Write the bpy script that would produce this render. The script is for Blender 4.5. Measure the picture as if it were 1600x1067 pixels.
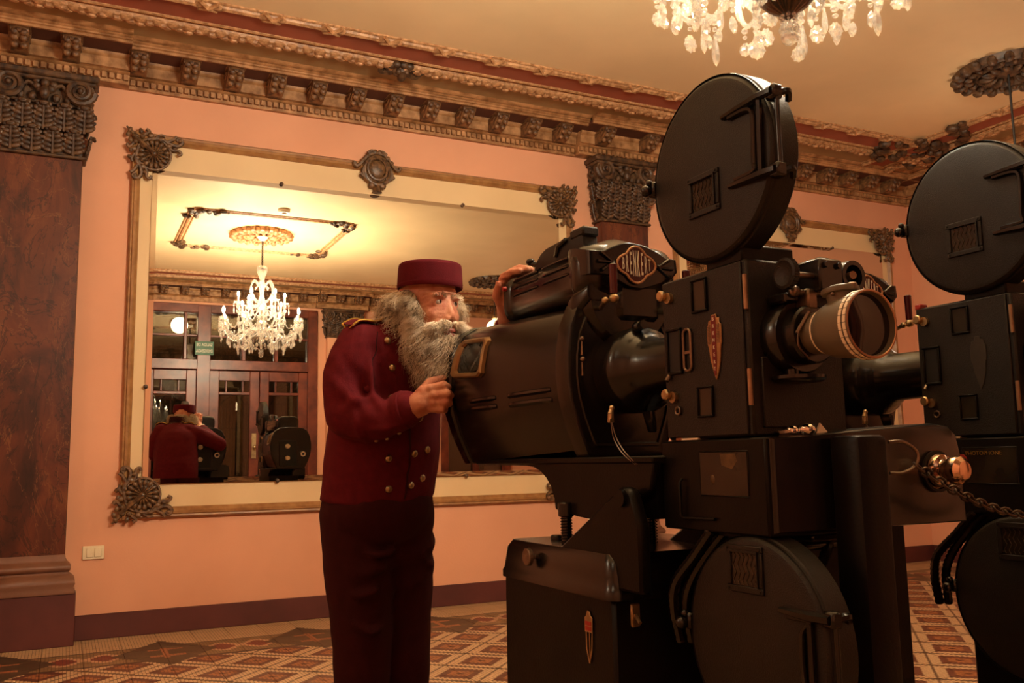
import bpy, bmesh, math, random
from mathutils import Vector as V, Matrix as Mx
PI = math.pi
sc = bpy.context.scene
for o in list(bpy.data.objects):
    bpy.data.objects.remove(o, do_unlink=True)
C = sc.collection

# ------------------------------------------------------------------ camera, world, exposure
cam_d = bpy.data.cameras.new('camera'); cam = bpy.data.objects.new('camera', cam_d); C.objects.link(cam)
cam.matrix_world = Mx(((0.897608, -0.040843, -0.438898, 0.0), (-0.440404, -0.125012, -0.889054, 0.0), (-0.018556, 0.991314, -0.130199, 1.0), (0, 0, 0, 1)))
cam_d.sensor_width = 36.0; cam_d.lens = 31.794903969622236; cam_d.clip_start = 0.05; cam_d.clip_end = 60
sc.camera = cam
sc.view_settings.view_transform = 'Standard'; sc.view_settings.look = 'None'
sc.view_settings.gamma = 1.0; sc.view_settings.use_curve_mapping = False
sc.view_settings.exposure = 1.05
wd = bpy.data.worlds.new('world'); sc.world = wd; wd.use_nodes = True
wd.node_tree.nodes['Background'].inputs[0].default_value = (1.0, 0.8, 0.6, 1)
wd.node_tree.nodes['Background'].inputs[1].default_value = 0.02
BULB_POWER = 1100.0        # emission of the chandelier candle bulbs
GLOBE_POWER = 7.0        # emission of the opal globe lamps
# added fill lights, out of view at the left, to brighten the wall
def lamp(name, loc, power, color, radius):
    d = bpy.data.lights.new(name, 'POINT'); d.energy = power; d.color = color; d.shadow_soft_size = radius
    o = bpy.data.objects.new(name, d); o.location = loc; C.objects.link(o); return o
WARM = (1.0, 0.84, 0.58)
lamp('fill_light_near', (-1.0, 0.55, 2.95), 7, WARM, 0.3)
lamp('fill_light_middle', (-2.2, 2.9, 2.9), 20, WARM, 0.3)


# ------------------------------------------------------------------ helpers
def lin(c):
    if isinstance(c, str):
        c = [int(c[i:i+2], 16)/255 for i in (0, 2, 4)]
        c = [x/12.92 if x <= 0.04045 else ((x+0.055)/1.055)**2.4 for x in c]
    return (c[0], c[1], c[2], 1.0)

def wloc(o):
    p = V((0, 0, 0))
    while o is not None:
        p = p + o.location; o = o.parent
    return p

class G:
    """collects shapes in world coordinates; build() links them as one mesh object"""
    def __init__(s): s.bm = bmesh.new()
    def merge(s, b, mat=None):
        if mat is not None: bmesh.ops.transform(b, matrix=mat, verts=b.verts)
        me = bpy.data.meshes.new('tmp'); b.to_mesh(me); b.free()
        s.bm.from_mesh(me); bpy.data.meshes.remove(me); return s
    def box(s, c, d, bev=0.0, rot=None, seg=1):
        b = bmesh.new(); bmesh.ops.create_cube(b, size=1.0)
        bmesh.ops.scale(b, vec=d, verts=b.verts)
        if bev > 0: bmesh.ops.bevel(b, geom=b.edges[:], offset=bev, segments=seg, affect='EDGES', profile=0.5)
        m = Mx.Translation(c)
        if rot is not None: m = m @ rot
        return s.merge(b, m)
    def bb(s, x0, x1, y0, y1, z0, z1, bev=0.0, seg=1):
        return s.box(((x0+x1)/2, (y0+y1)/2, (z0+z1)/2), (abs(x1-x0), abs(y1-y0), abs(z1-z0)), bev, None, seg)
    def lathe(s, prof, o, ax, n=24, a0=0.0, a1=2*PI, sx=1.0, ref=None):
        """prof: (radius, height) along axis ax from o"""
        ax = V(ax).normalized(); r = V(ref) if ref is not None else (V((0, 0, 1)) if abs(ax.z) < 0.9 else V((1, 0, 0)))
        u = (r - ax*r.dot(ax)).normalized(); w = ax.cross(u); o = V(o)
        full = abs(a1-a0-2*PI) < 1e-6; k = n if full else n+1
        rings = []
        for (rad, h) in prof:
            if rad < 1e-6: rings.append([s.bm.verts.new(o+ax*h)])
            else: rings.append([s.bm.verts.new(o+ax*h+(u*math.cos(a0+(a1-a0)*i/n)*sx+w*math.sin(a0+(a1-a0)*i/n))*rad) for i in range(k)])
        for p, q in zip(rings, rings[1:]):
            for i in range(n):
                j = (i+1) % k
                if len(p) == 1 and len(q) == 1: continue
                if len(p) == 1: vs = (p[0], q[j], q[i])
                elif len(q) == 1: vs = (p[i], p[j], q[0])
                else: vs = (p[i], p[j], q[j], q[i])
                try: s.bm.faces.new(vs)
                except ValueError: pass
        return s
    def cyl(s, p0, p1, r0, r1=None, n=20, bev=0.0):
        p0 = V(p0); p1 = V(p1); L = (p1-p0).length; r1 = r0 if r1 is None else r1
        if bev > 0: pr = [(0, 0), (r0-bev, 0), (r0, bev), (r1, L-bev), (r1-bev, L), (0, L)]
        else: pr = [(0, 0), (r0, 0), (r1, L), (0, L)]
        return s.lathe(pr, p0, p1-p0, n)
    def tube(s, pts, r, n=8, closed=False, flat=1.0, ref=None):
        pts = [V(p) for p in pts]; m = len(pts); rr = r if isinstance(r, (list, tuple)) else [r]*m
        rings = []; prev = None
        for i, p in enumerate(pts):
            a = pts[(i-1) % m] if (closed or i > 0) else p
            b = pts[(i+1) % m] if (closed or i < m-1) else p
            t = (b-a); t = t.normalized() if t.length > 1e-9 else V((0, 0, 1))
            if prev is None:
                x = V(ref) if ref is not None else (V((0, 0, 1)) if abs(t.z) < 0.9 else V((1, 0, 0)))
            else: x = prev
            u = (x-t*x.dot(t)); u = u.normalized() if u.length > 1e-6 else t.orthogonal().normalized()
            w = t.cross(u); prev = u
            rings.append([s.bm.verts.new(p+(u*math.cos(2*PI*k/n)*flat+w*math.sin(2*PI*k/n))*rr[i]) for k in range(n)])
        for i in range(m if closed else m-1):
            p, q = rings[i], rings[(i+1) % m]
            for k in range(n):
                try: s.bm.faces.new((p[k], p[(k+1) % n], q[(k+1) % n], q[k]))
                except ValueError: pass
        if not closed:
            for rg in (rings[0][::-1], rings[-1]):
                try: s.bm.faces.new(rg)
                except ValueError: pass
        return s
    def prism(s, poly, o, u, v, d, bev=0.0, seg=1):
        """poly of (a, b) in the plane o + a u + b v, extruded by vector d"""
        b = bmesh.new(); o = V(o); u = V(u); v = V(v); d = V(d)
        f0 = [b.verts.new(o+u*p[0]+v*p[1]) for p in poly]; f1 = [b.verts.new(o+u*p[0]+v*p[1]+d) for p in poly]
        b.faces.new(f0[::-1]); b.faces.new(f1); k = len(poly)
        for i in range(k): b.faces.new((f0[i], f0[(i+1) % k], f1[(i+1) % k], f1[i]))
        bmesh.ops.recalc_face_normals(b, faces=b.faces)
        if bev > 0: bmesh.ops.bevel(b, geom=b.edges[:], offset=bev, segments=seg, affect='EDGES', profile=0.5)
        return s.merge(b)
    def ell(s, c, r, rot=None, u=16, v=10):
        b = bmesh.new(); bmesh.ops.create_uvsphere(b, u_segments=u, v_segments=v, radius=1.0)
        r = (r, r, r) if not isinstance(r, (list, tuple)) else r
        m = Mx.Translation(c) @ (rot if rot is not None else Mx.Identity(4)) @ Mx.Diagonal((r[0], r[1], r[2], 1))
        return s.merge(b, m)
    def quad(s, *pts):
        s.bm.faces.new([s.bm.verts.new(V(p)) for p in pts]); return s
    def grid(s, fn, nu, nv):
        vs = [[s.bm.verts.new(V(fn(i/nu, j/nv))) for j in range(nv+1)] for i in range(nu+1)]
        for i in range(nu):
            for j in range(nv): s.bm.faces.new((vs[i][j], vs[i+1][j], vs[i+1][j+1], vs[i][j+1]))
        return s
    def tri_count(s): return sum(len(f.verts)-2 for f in s.bm.faces)
    def mesh(s, name, sharp=40, smooth=True, off=None, recalc=True):
        bm = s.bm
        if off is not None: bmesh.ops.translate(bm, vec=-off, verts=bm.verts)
        if recalc: bmesh.ops.recalc_face_normals(bm, faces=bm.faces)
        if smooth:
            for f in bm.faces: f.smooth = True
            th = math.radians(sharp)
            for e in bm.edges:
                if len(e.link_faces) == 2:
                    if e.calc_face_angle(0) > th: e.smooth = False
        me = bpy.data.meshes.new(name); bm.to_mesh(me); bm.free(); return me
    def build(s, name, m, parent=None, sharp=40, smooth=True, recalc=True):
        me = s.mesh(name, sharp, smooth, wloc(parent) if parent is not None else None, recalc)
        if m is not None: me.materials.append(m)
        o = bpy.data.objects.new(name, me); C.objects.link(o); o.parent = parent; return o

def put(name, me, parent=None, mat=None, loc=None):
    """a further object with shared mesh data; mat: world matrix"""
    o = bpy.data.objects.new(name, me); C.objects.link(o)
    if loc is not None: mat = Mx.Translation(loc)
    if parent is not None:
        o.parent = parent; mat = Mx.Translation(-wloc(parent)) @ mat
    o.matrix_basis = mat
    return o
def tag(o, label=None, cat=None, group=None, kind=None):
    if label: o['label'] = label
    if cat: o['category'] = cat
    if group: o['group'] = group
    if kind: o['kind'] = kind
    return o
def empty(name, loc, label=None, cat=None, group=None, kind=None):
    o = bpy.data.objects.new(name, None); o.empty_display_size = 0.1; o.location = loc; C.objects.link(o)
    return tag(o, label, cat, group, kind)
def kids(o): return [c for c in bpy.data.objects if c.parent == o]
def copy_tree(o, parent=None):
    ch = kids(o); c = o.copy(); C.objects.link(c); c.parent = parent
    for k in ch: copy_tree(k, c)
    return c
def arc(cx, cy, r, a0, a1, n): return [(cx+r*math.cos(a0+(a1-a0)*i/n), cy+r*math.sin(a0+(a1-a0)*i/n)) for i in range(n+1)]
def rrect(w, h, r, n=4, cx=0, cy=0):
    out = []
    for (sx, sy, a) in ((1, 1, 0), (-1, 1, PI/2), (-1, -1, PI), (1, -1, 1.5*PI)):
        out += arc(cx+sx*(w/2-r), cy+sy*(h/2-r), r, a, a+PI/2, n)
    return out
def spline(pts, k=6):
    """Catmull-Rom through pts"""
    P = [V(p) for p in pts]; P = [P[0]*2-P[1]] + P + [P[-1]*2-P[-2]]; out = []
    for i in range(1, len(P)-2):
        a, b, c, d = P[i-1], P[i], P[i+1], P[i+2]
        for j in range(k):
            t = j/k
            out.append(0.5*((2*b)+(c-a)*t+(2*a-5*b+4*c-d)*t*t+(3*b-a-3*c+d)*t**3))
    out.append(P[-2]); return out
X_, Y_, Z_ = V((1, 0, 0)), V((0, 1, 0)), V((0, 0, 1))

# ------------------------------------------------------------------ materials
class NT:
    def __init__(s, name):
        s.m = bpy.data.materials.new(name); s.m.use_nodes = True; s.t = s.m.node_tree
        s.b = s.t.nodes['Principled BSDF']; s.out = s.t.nodes['Material Output']
    def n(s, typ, **kw):
        x = s.t.nodes.new(typ)
        for k, v in kw.items(): setattr(x, k, v)
        return x
    def l(s, a, b): s.t.links.new(a, b)
    def m_(s, op, a, b=None, c=None):
        x = s.n('ShaderNodeMath', operation=op)
        for i, v in enumerate((a, b, c)):
            if v is None: continue
            if isinstance(v, (int, float)): x.inputs[i].default_value = v
            else: s.l(v, x.inputs[i])
        return x.outputs[0]
    def mix(s, f, a, b):
        x = s.n('ShaderNodeMix', data_type='RGBA')
        for i, v in ((0, f), (6, a), (7, b)):
            if isinstance(v, (int, float)): x.inputs[i].default_value = v
            elif isinstance(v, tuple): x.inputs[i].default_value = v
            else: s.l(v, x.inputs[i])
        return x.outputs[2]
    def noise(s, scale, detail=3, rough=0.5, co=None, dist=0.0):
        x = s.n('ShaderNodeTexNoise'); x.inputs['Scale'].default_value = scale; x.inputs['Detail'].default_value = detail
        x.inputs['Roughness'].default_value = rough; x.inputs['Distortion'].default_value = dist
        if co is None:
            if not hasattr(s, 'co'): s.co = s.n('ShaderNodeTexCoord').outputs['Object']
            co = s.co
        s.l(co, x.inputs['Vector']); return x.outputs['Fac']
    def ramp(s, f, stops):
        x = s.n('ShaderNodeValToRGB'); r = x.color_ramp
        while len(r.elements) < len(stops): r.elements.new(0.5)
        for e, (p, c) in zip(r.elements, stops): e.position = p; e.color = c
        s.l(f, x.inputs[0]); return x.outputs[0]
    def bump(s, h, strength=0.3, dist=0.01):
        x = s.n('ShaderNodeBump'); x.inputs['Strength'].default_value = strength; x.inputs['Distance'].default_value = dist
        s.l(h, x.inputs['Height']); s.l(x.outputs[0], s.b.inputs['Normal']); return s
def mat(name, c, rough=0.6, metal=0.0, var=0.0, scale=8.0, bump=0.0, bscale=60.0, c2=None, spec=None, coat=0.0, sheen=0.0, detail=4):
    t = NT(name); b = t.b; c = lin(c)
    b.inputs['Roughness'].default_value = rough; b.inputs['Metallic'].default_value = metal
    if spec is not None: b.inputs['Specular IOR Level'].default_value = spec
    if coat: b.inputs['Coat Weight'].default_value = coat; b.inputs['Coat Roughness'].default_value = 0.15
    if sheen: b.inputs['Sheen Weight'].default_value = sheen; b.inputs['Sheen Roughness'].default_value = 0.5
    if var or c2:
        f = t.noise(scale, detail)
        d = lin(c2) if c2 else tuple(x*(1-var) for x in c[:3])+(1,)
        t.l(t.ramp(f, [(0.35, d), (0.65, c)]), b.inputs['Base Color'])
    else: b.inputs['Base Color'].default_value = c
    if bump: t.bump(t.noise(bscale, 3), bump, 0.004)
    return t.m
def emit(name, c, k):
    t = NT(name); e = t.n('ShaderNodeEmission'); e.inputs[0].default_value = lin(c); e.inputs[1].default_value = k
    t.l(e.outputs[0], t.out.inputs[0]); return t.m
def clear(name, tint, body, gloss=0.12, rough=0.0, ior=1.5):
    """thin clear glass or crystal: transparent body, mirror-like facets"""
    t = NT(name); tr = t.n('ShaderNodeBsdfTransparent'); tr.inputs[0].default_value = lin(tint)
    gl = t.n('ShaderNodeBsdfGlossy'); gl.inputs['Roughness'].default_value = rough; gl.inputs[0].default_value = (1, 1, 1, 1)
    fr = t.n('ShaderNodeFresnel'); fr.inputs[0].default_value = ior
    mx = t.n('ShaderNodeMixShader'); f = t.m_('ADD', fr.outputs[0], gloss)
    t.l(f, mx.inputs[0]); t.l(tr.outputs[0], mx.inputs[1]); t.l(gl.outputs[0], mx.inputs[2])
    if body > 0:
        rf = t.n('ShaderNodeBsdfGlass'); rf.inputs['IOR'].default_value = ior; rf.inputs['Roughness'].default_value = rough
        m2 = t.n('ShaderNodeMixShader'); m2.inputs[0].default_value = body
        t.l(mx.outputs[0], m2.inputs[1]); t.l(rf.outputs[0], m2.inputs[2]); t.l(m2.outputs[0], t.out.inputs[0])
    else: t.l(mx.outputs[0], t.out.inputs[0])
    return t.m

def crystal():
    t = NT('crystal'); tr = t.n('ShaderNodeBsdfTransparent'); tr.inputs[0].default_value = (.95, .92, .86, 1)
    gl = t.n('ShaderNodeBsdfGlass'); gl.inputs['IOR'].default_value = 1.55; gl.inputs['Roughness'].default_value = 0.02
    gs = t.n('ShaderNodeBsdfGlossy'); gs.inputs['Roughness'].default_value = 0.05
    sc_ = t.n('ShaderNodeBsdfTranslucent'); sc_.inputs[0].default_value = (1, .96, .9, 1)
    df = t.n('ShaderNodeBsdfDiffuse'); df.inputs[0].default_value = (1, .96, .9, 1)
    def mx(f, a, b):
        x = t.n('ShaderNodeMixShader'); x.inputs[0].default_value = f
        t.l(a.outputs[0], x.inputs[1]); t.l(b.outputs[0], x.inputs[2]); return x
    a = mx(.55, tr, gl); b_ = mx(.5, sc_, df); c = mx(.25, a, gs); d = mx(.05, c, b_)
    t.l(d.outputs[0], t.out.inputs[0]); return t.m
M_wall = mat('salmon_wall_paint', 'DFA07C', 0.75, var=0.10, scale=1.6, bump=0.12, bscale=90)
M_ceil = mat('ochre_ceiling_paint', 'EDCD9E', 0.7, var=0.12, scale=1.1, bump=0.08, bscale=40)
M_cor = mat('antique_gold_plaster', 'BC8A5C', 0.55, c2='80552F', scale=14, bump=0.35, bscale=70)
M_cor_d = mat('dark_bronze_plaster', '63452B', 0.5, c2='2C1B10', scale=22, bump=0.4, bscale=90)
M_brk = mat('bronzed_bracket_paint', '8E623C', 0.5, c2='462C1A', scale=26, bump=0.4, bscale=90)
M_soff = mat('dark_soffit_paint', '5A2E1C', 0.7, var=0.2, scale=9)
M_olive = mat('olive_cove_paint', 'A2845A', 0.65, var=0.2, scale=3)
M_red = mat('red_band_paint', 'A4563C', 0.7, var=0.2, scale=4, bump=0.1)
M_gar = mat('gilded_garland', 'CC9A6C', 0.5, c2='8A5E38', scale=30, bump=0.3, bscale=90)
M_base = mat('maroon_skirting', '5A2620', 0.6, var=0.25, scale=5, bump=0.08)
M_mould = mat('taupe_moulding_paint', '7A4F38', 0.55, var=0.2, scale=9, bump=0.1)
M_frame = mat('gilt_frame', 'A77846', 0.42, c2='8A5C32', scale=18, bump=0.15, bscale=60, spec=0.6)
M_frame_d = mat('frame_groove', '5C3A1E', 0.6, var=0.2)
M_orn = mat('bronzed_ornament', '7A5634', 0.42, c2='3A2513', scale=38, bump=0.45, bscale=110, spec=0.6)
M_cream = mat('cream_panel_paint', 'DDBD8E', 0.6, var=0.05, scale=3, bump=0.05)
M_black = mat('black_enamel', (0.0045, 0.0036, 0.003), 0.36, c2=(0.0075, 0.0058, 0.0046), scale=9, bump=0.10, bscale=160, spec=0.16)
M_wrink = mat('black_wrinkle_paint', (0.013, 0.0098, 0.0074), 0.42, c2=(0.008, 0.006, 0.0046), scale=14, bump=0.3, bscale=420, spec=0.35)
M_gloss = mat('glossy_black_cast_iron', (0.0065, 0.005, 0.004), 0.26, var=0.25, scale=10, bump=0.06, bscale=120, spec=0.4, coat=0.3)
M_steel = mat('worn_steel', '8A7868', 0.35, metal=0.9, var=0.35, scale=30)
M_chrome = mat('chrome', 'E8DCD0', 0.10, metal=1.0)
M_brass = mat('brass', 'C4AA80', 0.34, metal=0.9, var=0.3, scale=25)
M_copper = mat('copper_hinge', 'A8866A', 0.45, metal=0.8, var=0.3, scale=40)
M_bake = mat('red_bakelite', '4A0E12', 0.22, var=0.3, scale=12)
M_redpaint = mat('red_enamel', 'A02822', 0.4)
M_lens = mat('taupe_lens_paint', '6C604C', 0.40, var=0.2, scale=14, bump=0.05)
M_dark = mat('dark_void', (0.004, 0.003, 0.003), 0.6)
M_mica = mat('smoked_window_glass', (0.03, 0.022, 0.014), 0.25, c2=(0.012, 0.009, 0.006), scale=10)
M_wire = mat('dull_wire', '4A3C2C', 0.6, metal=0.5)
M_chain = mat('blackened_chain', '57483C', 0.38, metal=0.8, var=0.4, scale=60)
M_jack = mat('maroon_wool', '5E141C', 0.9, var=0.18, scale=40, bump=0.25, bscale=380, spec=0.15)
M_trou = mat('dark_maroon_wool', '381012', 0.9, var=0.2, scale=30, bump=0.25, bscale=380, spec=0.15)
M_hat = mat('maroon_felt', '551119', 0.9, var=0.15, scale=30, bump=0.2, bscale=300, spec=0.12)
M_skin = mat('skin', 'C98E70', 0.62, c2='B0684F', scale=30, bump=0.25, bscale=150, detail=4, spec=0.35)
M_beard = mat('white_beard', 'E6D8C2', 0.6, c2='C2AE94', scale=30)
M_hair = mat('grey_hair', 'DCCBB0', 0.6, c2='9A8468', scale=22)
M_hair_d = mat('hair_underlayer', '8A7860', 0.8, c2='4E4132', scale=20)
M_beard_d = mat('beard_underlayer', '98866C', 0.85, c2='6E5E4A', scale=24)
M_cuff = mat('white_shirt', 'E6DCC8', 0.7)
M_gold = mat('gold_braid', 'C79A45', 0.35, metal=0.8, var=0.25, scale=90)
M_eye = mat('eye_white', 'A89C8E', 0.2)
M_iris = mat('iris', '2A1B12', 0.1)
M_lip = mat('lips', '8E4A40', 0.5)
M_switch = mat('ivory_plastic', 'E3D3B0', 0.4)
M_wood = mat('red_mahogany', '7A3A26', 0.35, c2='54241A', scale=6, bump=0.08)
M_green = mat('sign_green', '2D5A3C', 0.5)
M_white = mat('white_plaster', 'EADFCB', 0.5)
M_iron = mat('wrought_iron', (0.02, 0.016, 0.013), 0.5)
M_bulb = emit('lit_candle_bulb', (1.0, 0.88, 0.66), BULB_POWER)
M_globe = emit('lit_opal_globe', (1.0, 0.80, 0.55), GLOBE_POWER)
M_pane = clear('window_pane', (0.55, 0.5, 0.42), 0.0, 0.05)
M_crystal = crystal()
M_milk = mat('candle_sleeve', 'EFE0C4', 0.4)
t = NT('silvered_mirror'); t.b.inputs['Metallic'].default_value = 1.0; t.b.inputs['Roughness'].default_value = 0.005
t.b.inputs['Base Color'].default_value = lin('DCD6CC')
t.l(t.mix(t.m_('MULTIPLY', t.m_('GREATER_THAN', t.noise(3.0, 6, 0.7, dist=1.5), 0.72), 0.25), lin('E2DCD0'), lin('8C7A62')), t.b.inputs['Base Color'])
M_mirror = t.m

def marble():
    t = NT('painted_red_marble'); b = t.b; b.inputs['Roughness'].default_value = 0.38
    co = t.n('ShaderNodeTexCoord').outputs['Object']
    mp = t.n('ShaderNodeMapping'); mp.inputs['Rotation'].default_value = (0.0, 0.75, 0.3); mp.inputs['Scale'].default_value = (1.6, 1.0, 0.75)
    t.l(co, mp.inputs[0])
    f = t.noise(2.6, 8, 0.62, mp.outputs[0], 1.2)
    base = t.ramp(f, [(0.28, lin('220E08')), (0.42, lin('421B0F')), (0.56, lin('5C2916')), (0.70, lin('6C381D')), (0.8, lin('7E4C28'))])
    g = t.noise(1.7, 6, 0.6, mp.outputs[0], 2.4)
    v = t.m_('LESS_THAN', t.m_('ABSOLUTE', t.m_('SUBTRACT', g, 0.5)), 0.006)
    h = t.noise(5, 3)
    col = t.mix(t.m_('MULTIPLY', t.m_('MULTIPLY', v, h), 0.6), base, lin('8A5A34'))
    g2 = t.noise(2.2, 5, 0.6, mp.outputs[0], 3.0)
    v2 = t.m_('LESS_THAN', t.m_('ABSOLUTE', t.m_('SUBTRACT', g2, 0.46)), 0.012)
    col = t.mix(t.m_('MULTIPLY', v2, 0.55), col, lin('1C0C08'))
    t.l(col, b.inputs['Base Color']); return t.m
M_marble = marble()

def mosaic():
    t = NT('mosaic_tile'); b = t.b; b.inputs['Roughness'].default_value = 0.38
    g = t.n('ShaderNodeNewGeometry'); sp = t.n('ShaderNodeSeparateXYZ'); t.l(g.outputs['Position'], sp.inputs[0])
    px, py = sp.outputs[0], sp.outputs[1]; m = t.m_
    tx, ty = 0.2/12, 0.2/12
    ux, uy = m('DIVIDE', px, tx), m('DIVIDE', py, ty)
    qx = m('MULTIPLY', m('ADD', m('FLOOR', ux), 0.5), tx); qy = m('MULTIPLY', m('ADD', m('FLOOR', uy), 0.5), ty)
    # diamond lattice
    u = m('DIVIDE', m('SUBTRACT', qx, 0.53), 0.4); v = m('DIVIDE', m('SUBTRACT', qy, 4.93), 0.4)
    def cen(z): return m('ABSOLUTE', m('SUBTRACT', m('FRACT', m('ADD', z, 0.5)), 0.5))
    d = m('MAXIMUM', cen(m('ADD', u, v)), cen(m('SUBTRACT', u, v)))
    cream, brown, orange, dark = lin('DDB688'), lin('5E2A1C'), lin('AA6636'), lin('5A4630')
    c = t.mix(m('LESS_THAN', d, 0.33), cream, brown)
    c = t.mix(m('LESS_THAN', d, 0.18), c, orange)
    c = t.mix(m('LESS_THAN', d, 0.05), c, brown)
    c = t.mix(m('GREATER_THAN', d, 0.472), c, dark)
    # border along the mirror wall
    c = t.mix(m('GREATER_THAN', qy, 5.225), c, lin('8E7048'))
    c = t.mix(m('GREATER_THAN', qy, 5.62), c, lin('D4AE80'))
    c = t.mix(m('MULTIPLY', m('GREATER_THAN', qy, 5.205), m('LESS_THAN', qy, 5.235)), c, lin('2E2418'))
    c = t.mix(m('MULTIPLY', m('GREATER_THAN', qy, 5.595), m('LESS_THAN', qy, 5.625)), c, lin('2E2016'))
    dy = m('SUBTRACT', qy, 5.415)
    def per(x0): return m('MULTIPLY', m('SUBTRACT', m('FRACT', m('ADD', m('DIVIDE', m('SUBTRACT', qx, x0), 0.8), 0.5)), 0.5), 0.8)
    for x0 in (0.835, 1.03):
        e = m('ADD', m('ABSOLUTE', m('DIVIDE', per(x0), 0.112)), m('ABSOLUTE', m('DIVIDE', dy, 0.15)))
        e = m('MAXIMUM', e, m('MULTIPLY', m('SQRT', m('ADD', m('POWER', m('DIVIDE', per(x0), 0.112), 2), m('POWER', m('DIVIDE', dy, 0.13), 2))), 1.1))
        c = t.mix(m('LESS_THAN', e, 1.0), c, lin('D0A078')); c = t.mix(m('LESS_THAN', e, 0.68), c, lin('7C2C1E'))
    fx = per(0.537); lo = m('ADD', m('ABSOLUTE', m('DIVIDE', fx, 0.27)), m('ABSOLUTE', m('DIVIDE', dy, 0.36)))
    c = t.mix(m('LESS_THAN', lo, 1.0), c, lin('3E3620'))
    ax, ay = m('ABSOLUTE', fx), m('ABSOLUTE', dy)
    cr = m('MAXIMUM', m('MULTIPLY', m('LESS_THAN', ax, 0.02), m('LESS_THAN', ay, 0.14)), m('MULTIPLY', m('LESS_THAN', m('ABSOLUTE', m('SUBTRACT', ay, 0.09)), 0.02), m('LESS_THAN', ax, 0.09)))
    c = t.mix(cr, c, lin('A8643C'))
    # grout between the tesserae
    gr = m('MAXIMUM', m('LESS_THAN', m('FRACT', ux), 0.15), m('LESS_THAN', m('FRACT', uy), 0.15))
    c = t.mix(m('MULTIPLY', gr, 0.85), c, lin('3A2214'))
    n = t.noise(3.0, 5, 0.6, g.outputs['Position'])
    c = t.mix(m('MULTIPLY', n, 0.35), c, lin('6A4630'))
    t.l(c, b.inputs['Base Color']); return t.m
M_mosaic = mosaic()
# ------------------------------------------------------------------ the room
D, XR, XL, YO, ZC = 6.05, 7.35, -3.2, -1.3, 3.64
rnd = random.Random(7)
def S(o): o['kind'] = 'structure'; return o

# floor: mortar bed, mosaic tiles (single ones where they can be told apart), the rest joined
fl = S(G().bb(XL, XR, -4.2, D, -0.12, -0.006).build('floor', mat('mortar', '3A2418', 0.9)))
tg = G(); tg.bb(-0.0988, 0.0988, -0.0988, 0.0988, -0.006, 0.0); b = tg.bm
tile_me = tg.mesh('tile', smooth=False); tile_me.materials.append(M_mosaic)
near = set()
for i in range(-4, 18):
    for j in range(-5, 6):
        near.add((i, j))
for i in range(16, 24):
    for j in range(-11, -5):
        near.add((i, j))
far = G()
for i in range(-17, 37):
    for j in range(-46, 6):
        x, y = 0.03 + 0.2*i, 4.93 + 0.2*j + 0.1
        x0, x1, y0, y1 = max(x-0.0988, XL+.002), min(x+0.0988, XR-.002), y-0.0988, min(y+0.0988, D-.002)
        if x1 <= x0 or y1 <= y0: continue
        if (i, j) in near and x0 > -0.9 and y+0.0988 < D:
            put('tile', tile_me, fl, loc=(x, y, 0))
        else:
            far.quad((x0, y0, 0), (x1, y0, 0), (x1, y1, 0), (x0, y1, 0))
tag(far.build('tile_field', M_mosaic, fl, smooth=False), kind='stuff')

S(G().bb(XL, XR+.15, D, D+0.15, 0, ZC+0.1).build('wall_back', M_wall))
S(G().bb(XR, XR+0.15, -4.2, D, 0, ZC+0.1).build('wall_right', M_wall))
S(G().bb(XL-0.15, XL, -4.2, D+.15, 0, ZC+0.1).build('wall_left', M_wall))
S(G().bb(XL, XR, -4.2, D, ZC, ZC+0.1).build('ceiling', M_ceil))
bbm = G(); bbm.bb(0.09, 3.68, D-0.022, D, 0, 0.143, 0.004); S(bbm.build('baseboard_back', M_base))
S(G().bb(4.24, XR, D-0.022, D, 0, 0.143, 0.004).build('baseboard_far', M_base))
S(G().bb(XR-0.022, XR, YO, D-.03, 0, 0.143, 0.004).build('baseboard_right', M_base))

# ---- cornice: a run is placed by origin, direction along the wall, direction out of the wall
leaf_g = G()
def leaf_mesh():
    g = G()
    for k in range(3): g.ell((rnd.uniform(-.03, .03), rnd.uniform(-.05, .05), rnd.uniform(-.02, .004)), (.026, .032, .018), u=6, v=4)
    g.ell((0, 0, -.006), (.034, .056, .02), u=7, v=5)
    return g
L_garl = [leaf_mesh().mesh('garland_leaf') for _ in range(3)]
for m_ in L_garl: m_.materials.append(M_gar)
def ribbon_mesh():
    g = G()
    for s in (-1, 1):
        g.tube([(s*.05, -.045, -.012), (0, 0, -.03), (-s*.05, .045, -.012)], .012, 6)
        g.ell((s*.055, 0, -.012), (.03, .04, .014), u=8, v=5)
    return g
L_rib = ribbon_mesh().mesh('ribbon_tie'); L_rib.materials.append(M_gar)
def bracket_mesh():
    """local: x across, y outwards, z up; hangs under the soffit at z = 0"""
    g = G()
    side = [(0, 0), (.172, 0), (.18, -.018), (.172, -.034), (.148, -.052), (.12, -.075), (.08, -.094), (.03, -.104), (0, -.104)]
    g.prism(side, (-.05, 0, 0), Y_, Z_, (.1, 0, 0), .004)
    g.bb(-.062, .062, 0, .188, -.004, .014, .003)
    for s in (-1, 1):
        for k, (y, z, r) in enumerate(((.164, -.035, .022), (.142, -.06, .024), (.10, -.088, .022))):
            g.ell((s*.024, y+.006, z), (.022, r*.75, r), u=8, v=6)
        g.tube([(s*.052, .012, -.02), (s*.052, .1, -.02), (s*.052, .13, -.03), (s*.052, .1, -.05), (s*.052, .05, -.05)], .007, 5)
    g.cyl((0, .17, -.03), (0, .19, -.03), .012, n=8)
    return g
L_brk = bracket_mesh().mesh('bracket'); L_brk.materials.append(M_brk)
def frame_of(o, a, p):
    a, p = V(a), V(p)
    return Mx(((a.x, p.x, 0, o[0]), (a.y, p.y, 0, o[1]), (a.z, p.z, 1, o[2]), (0, 0, 0, 1)))

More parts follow.
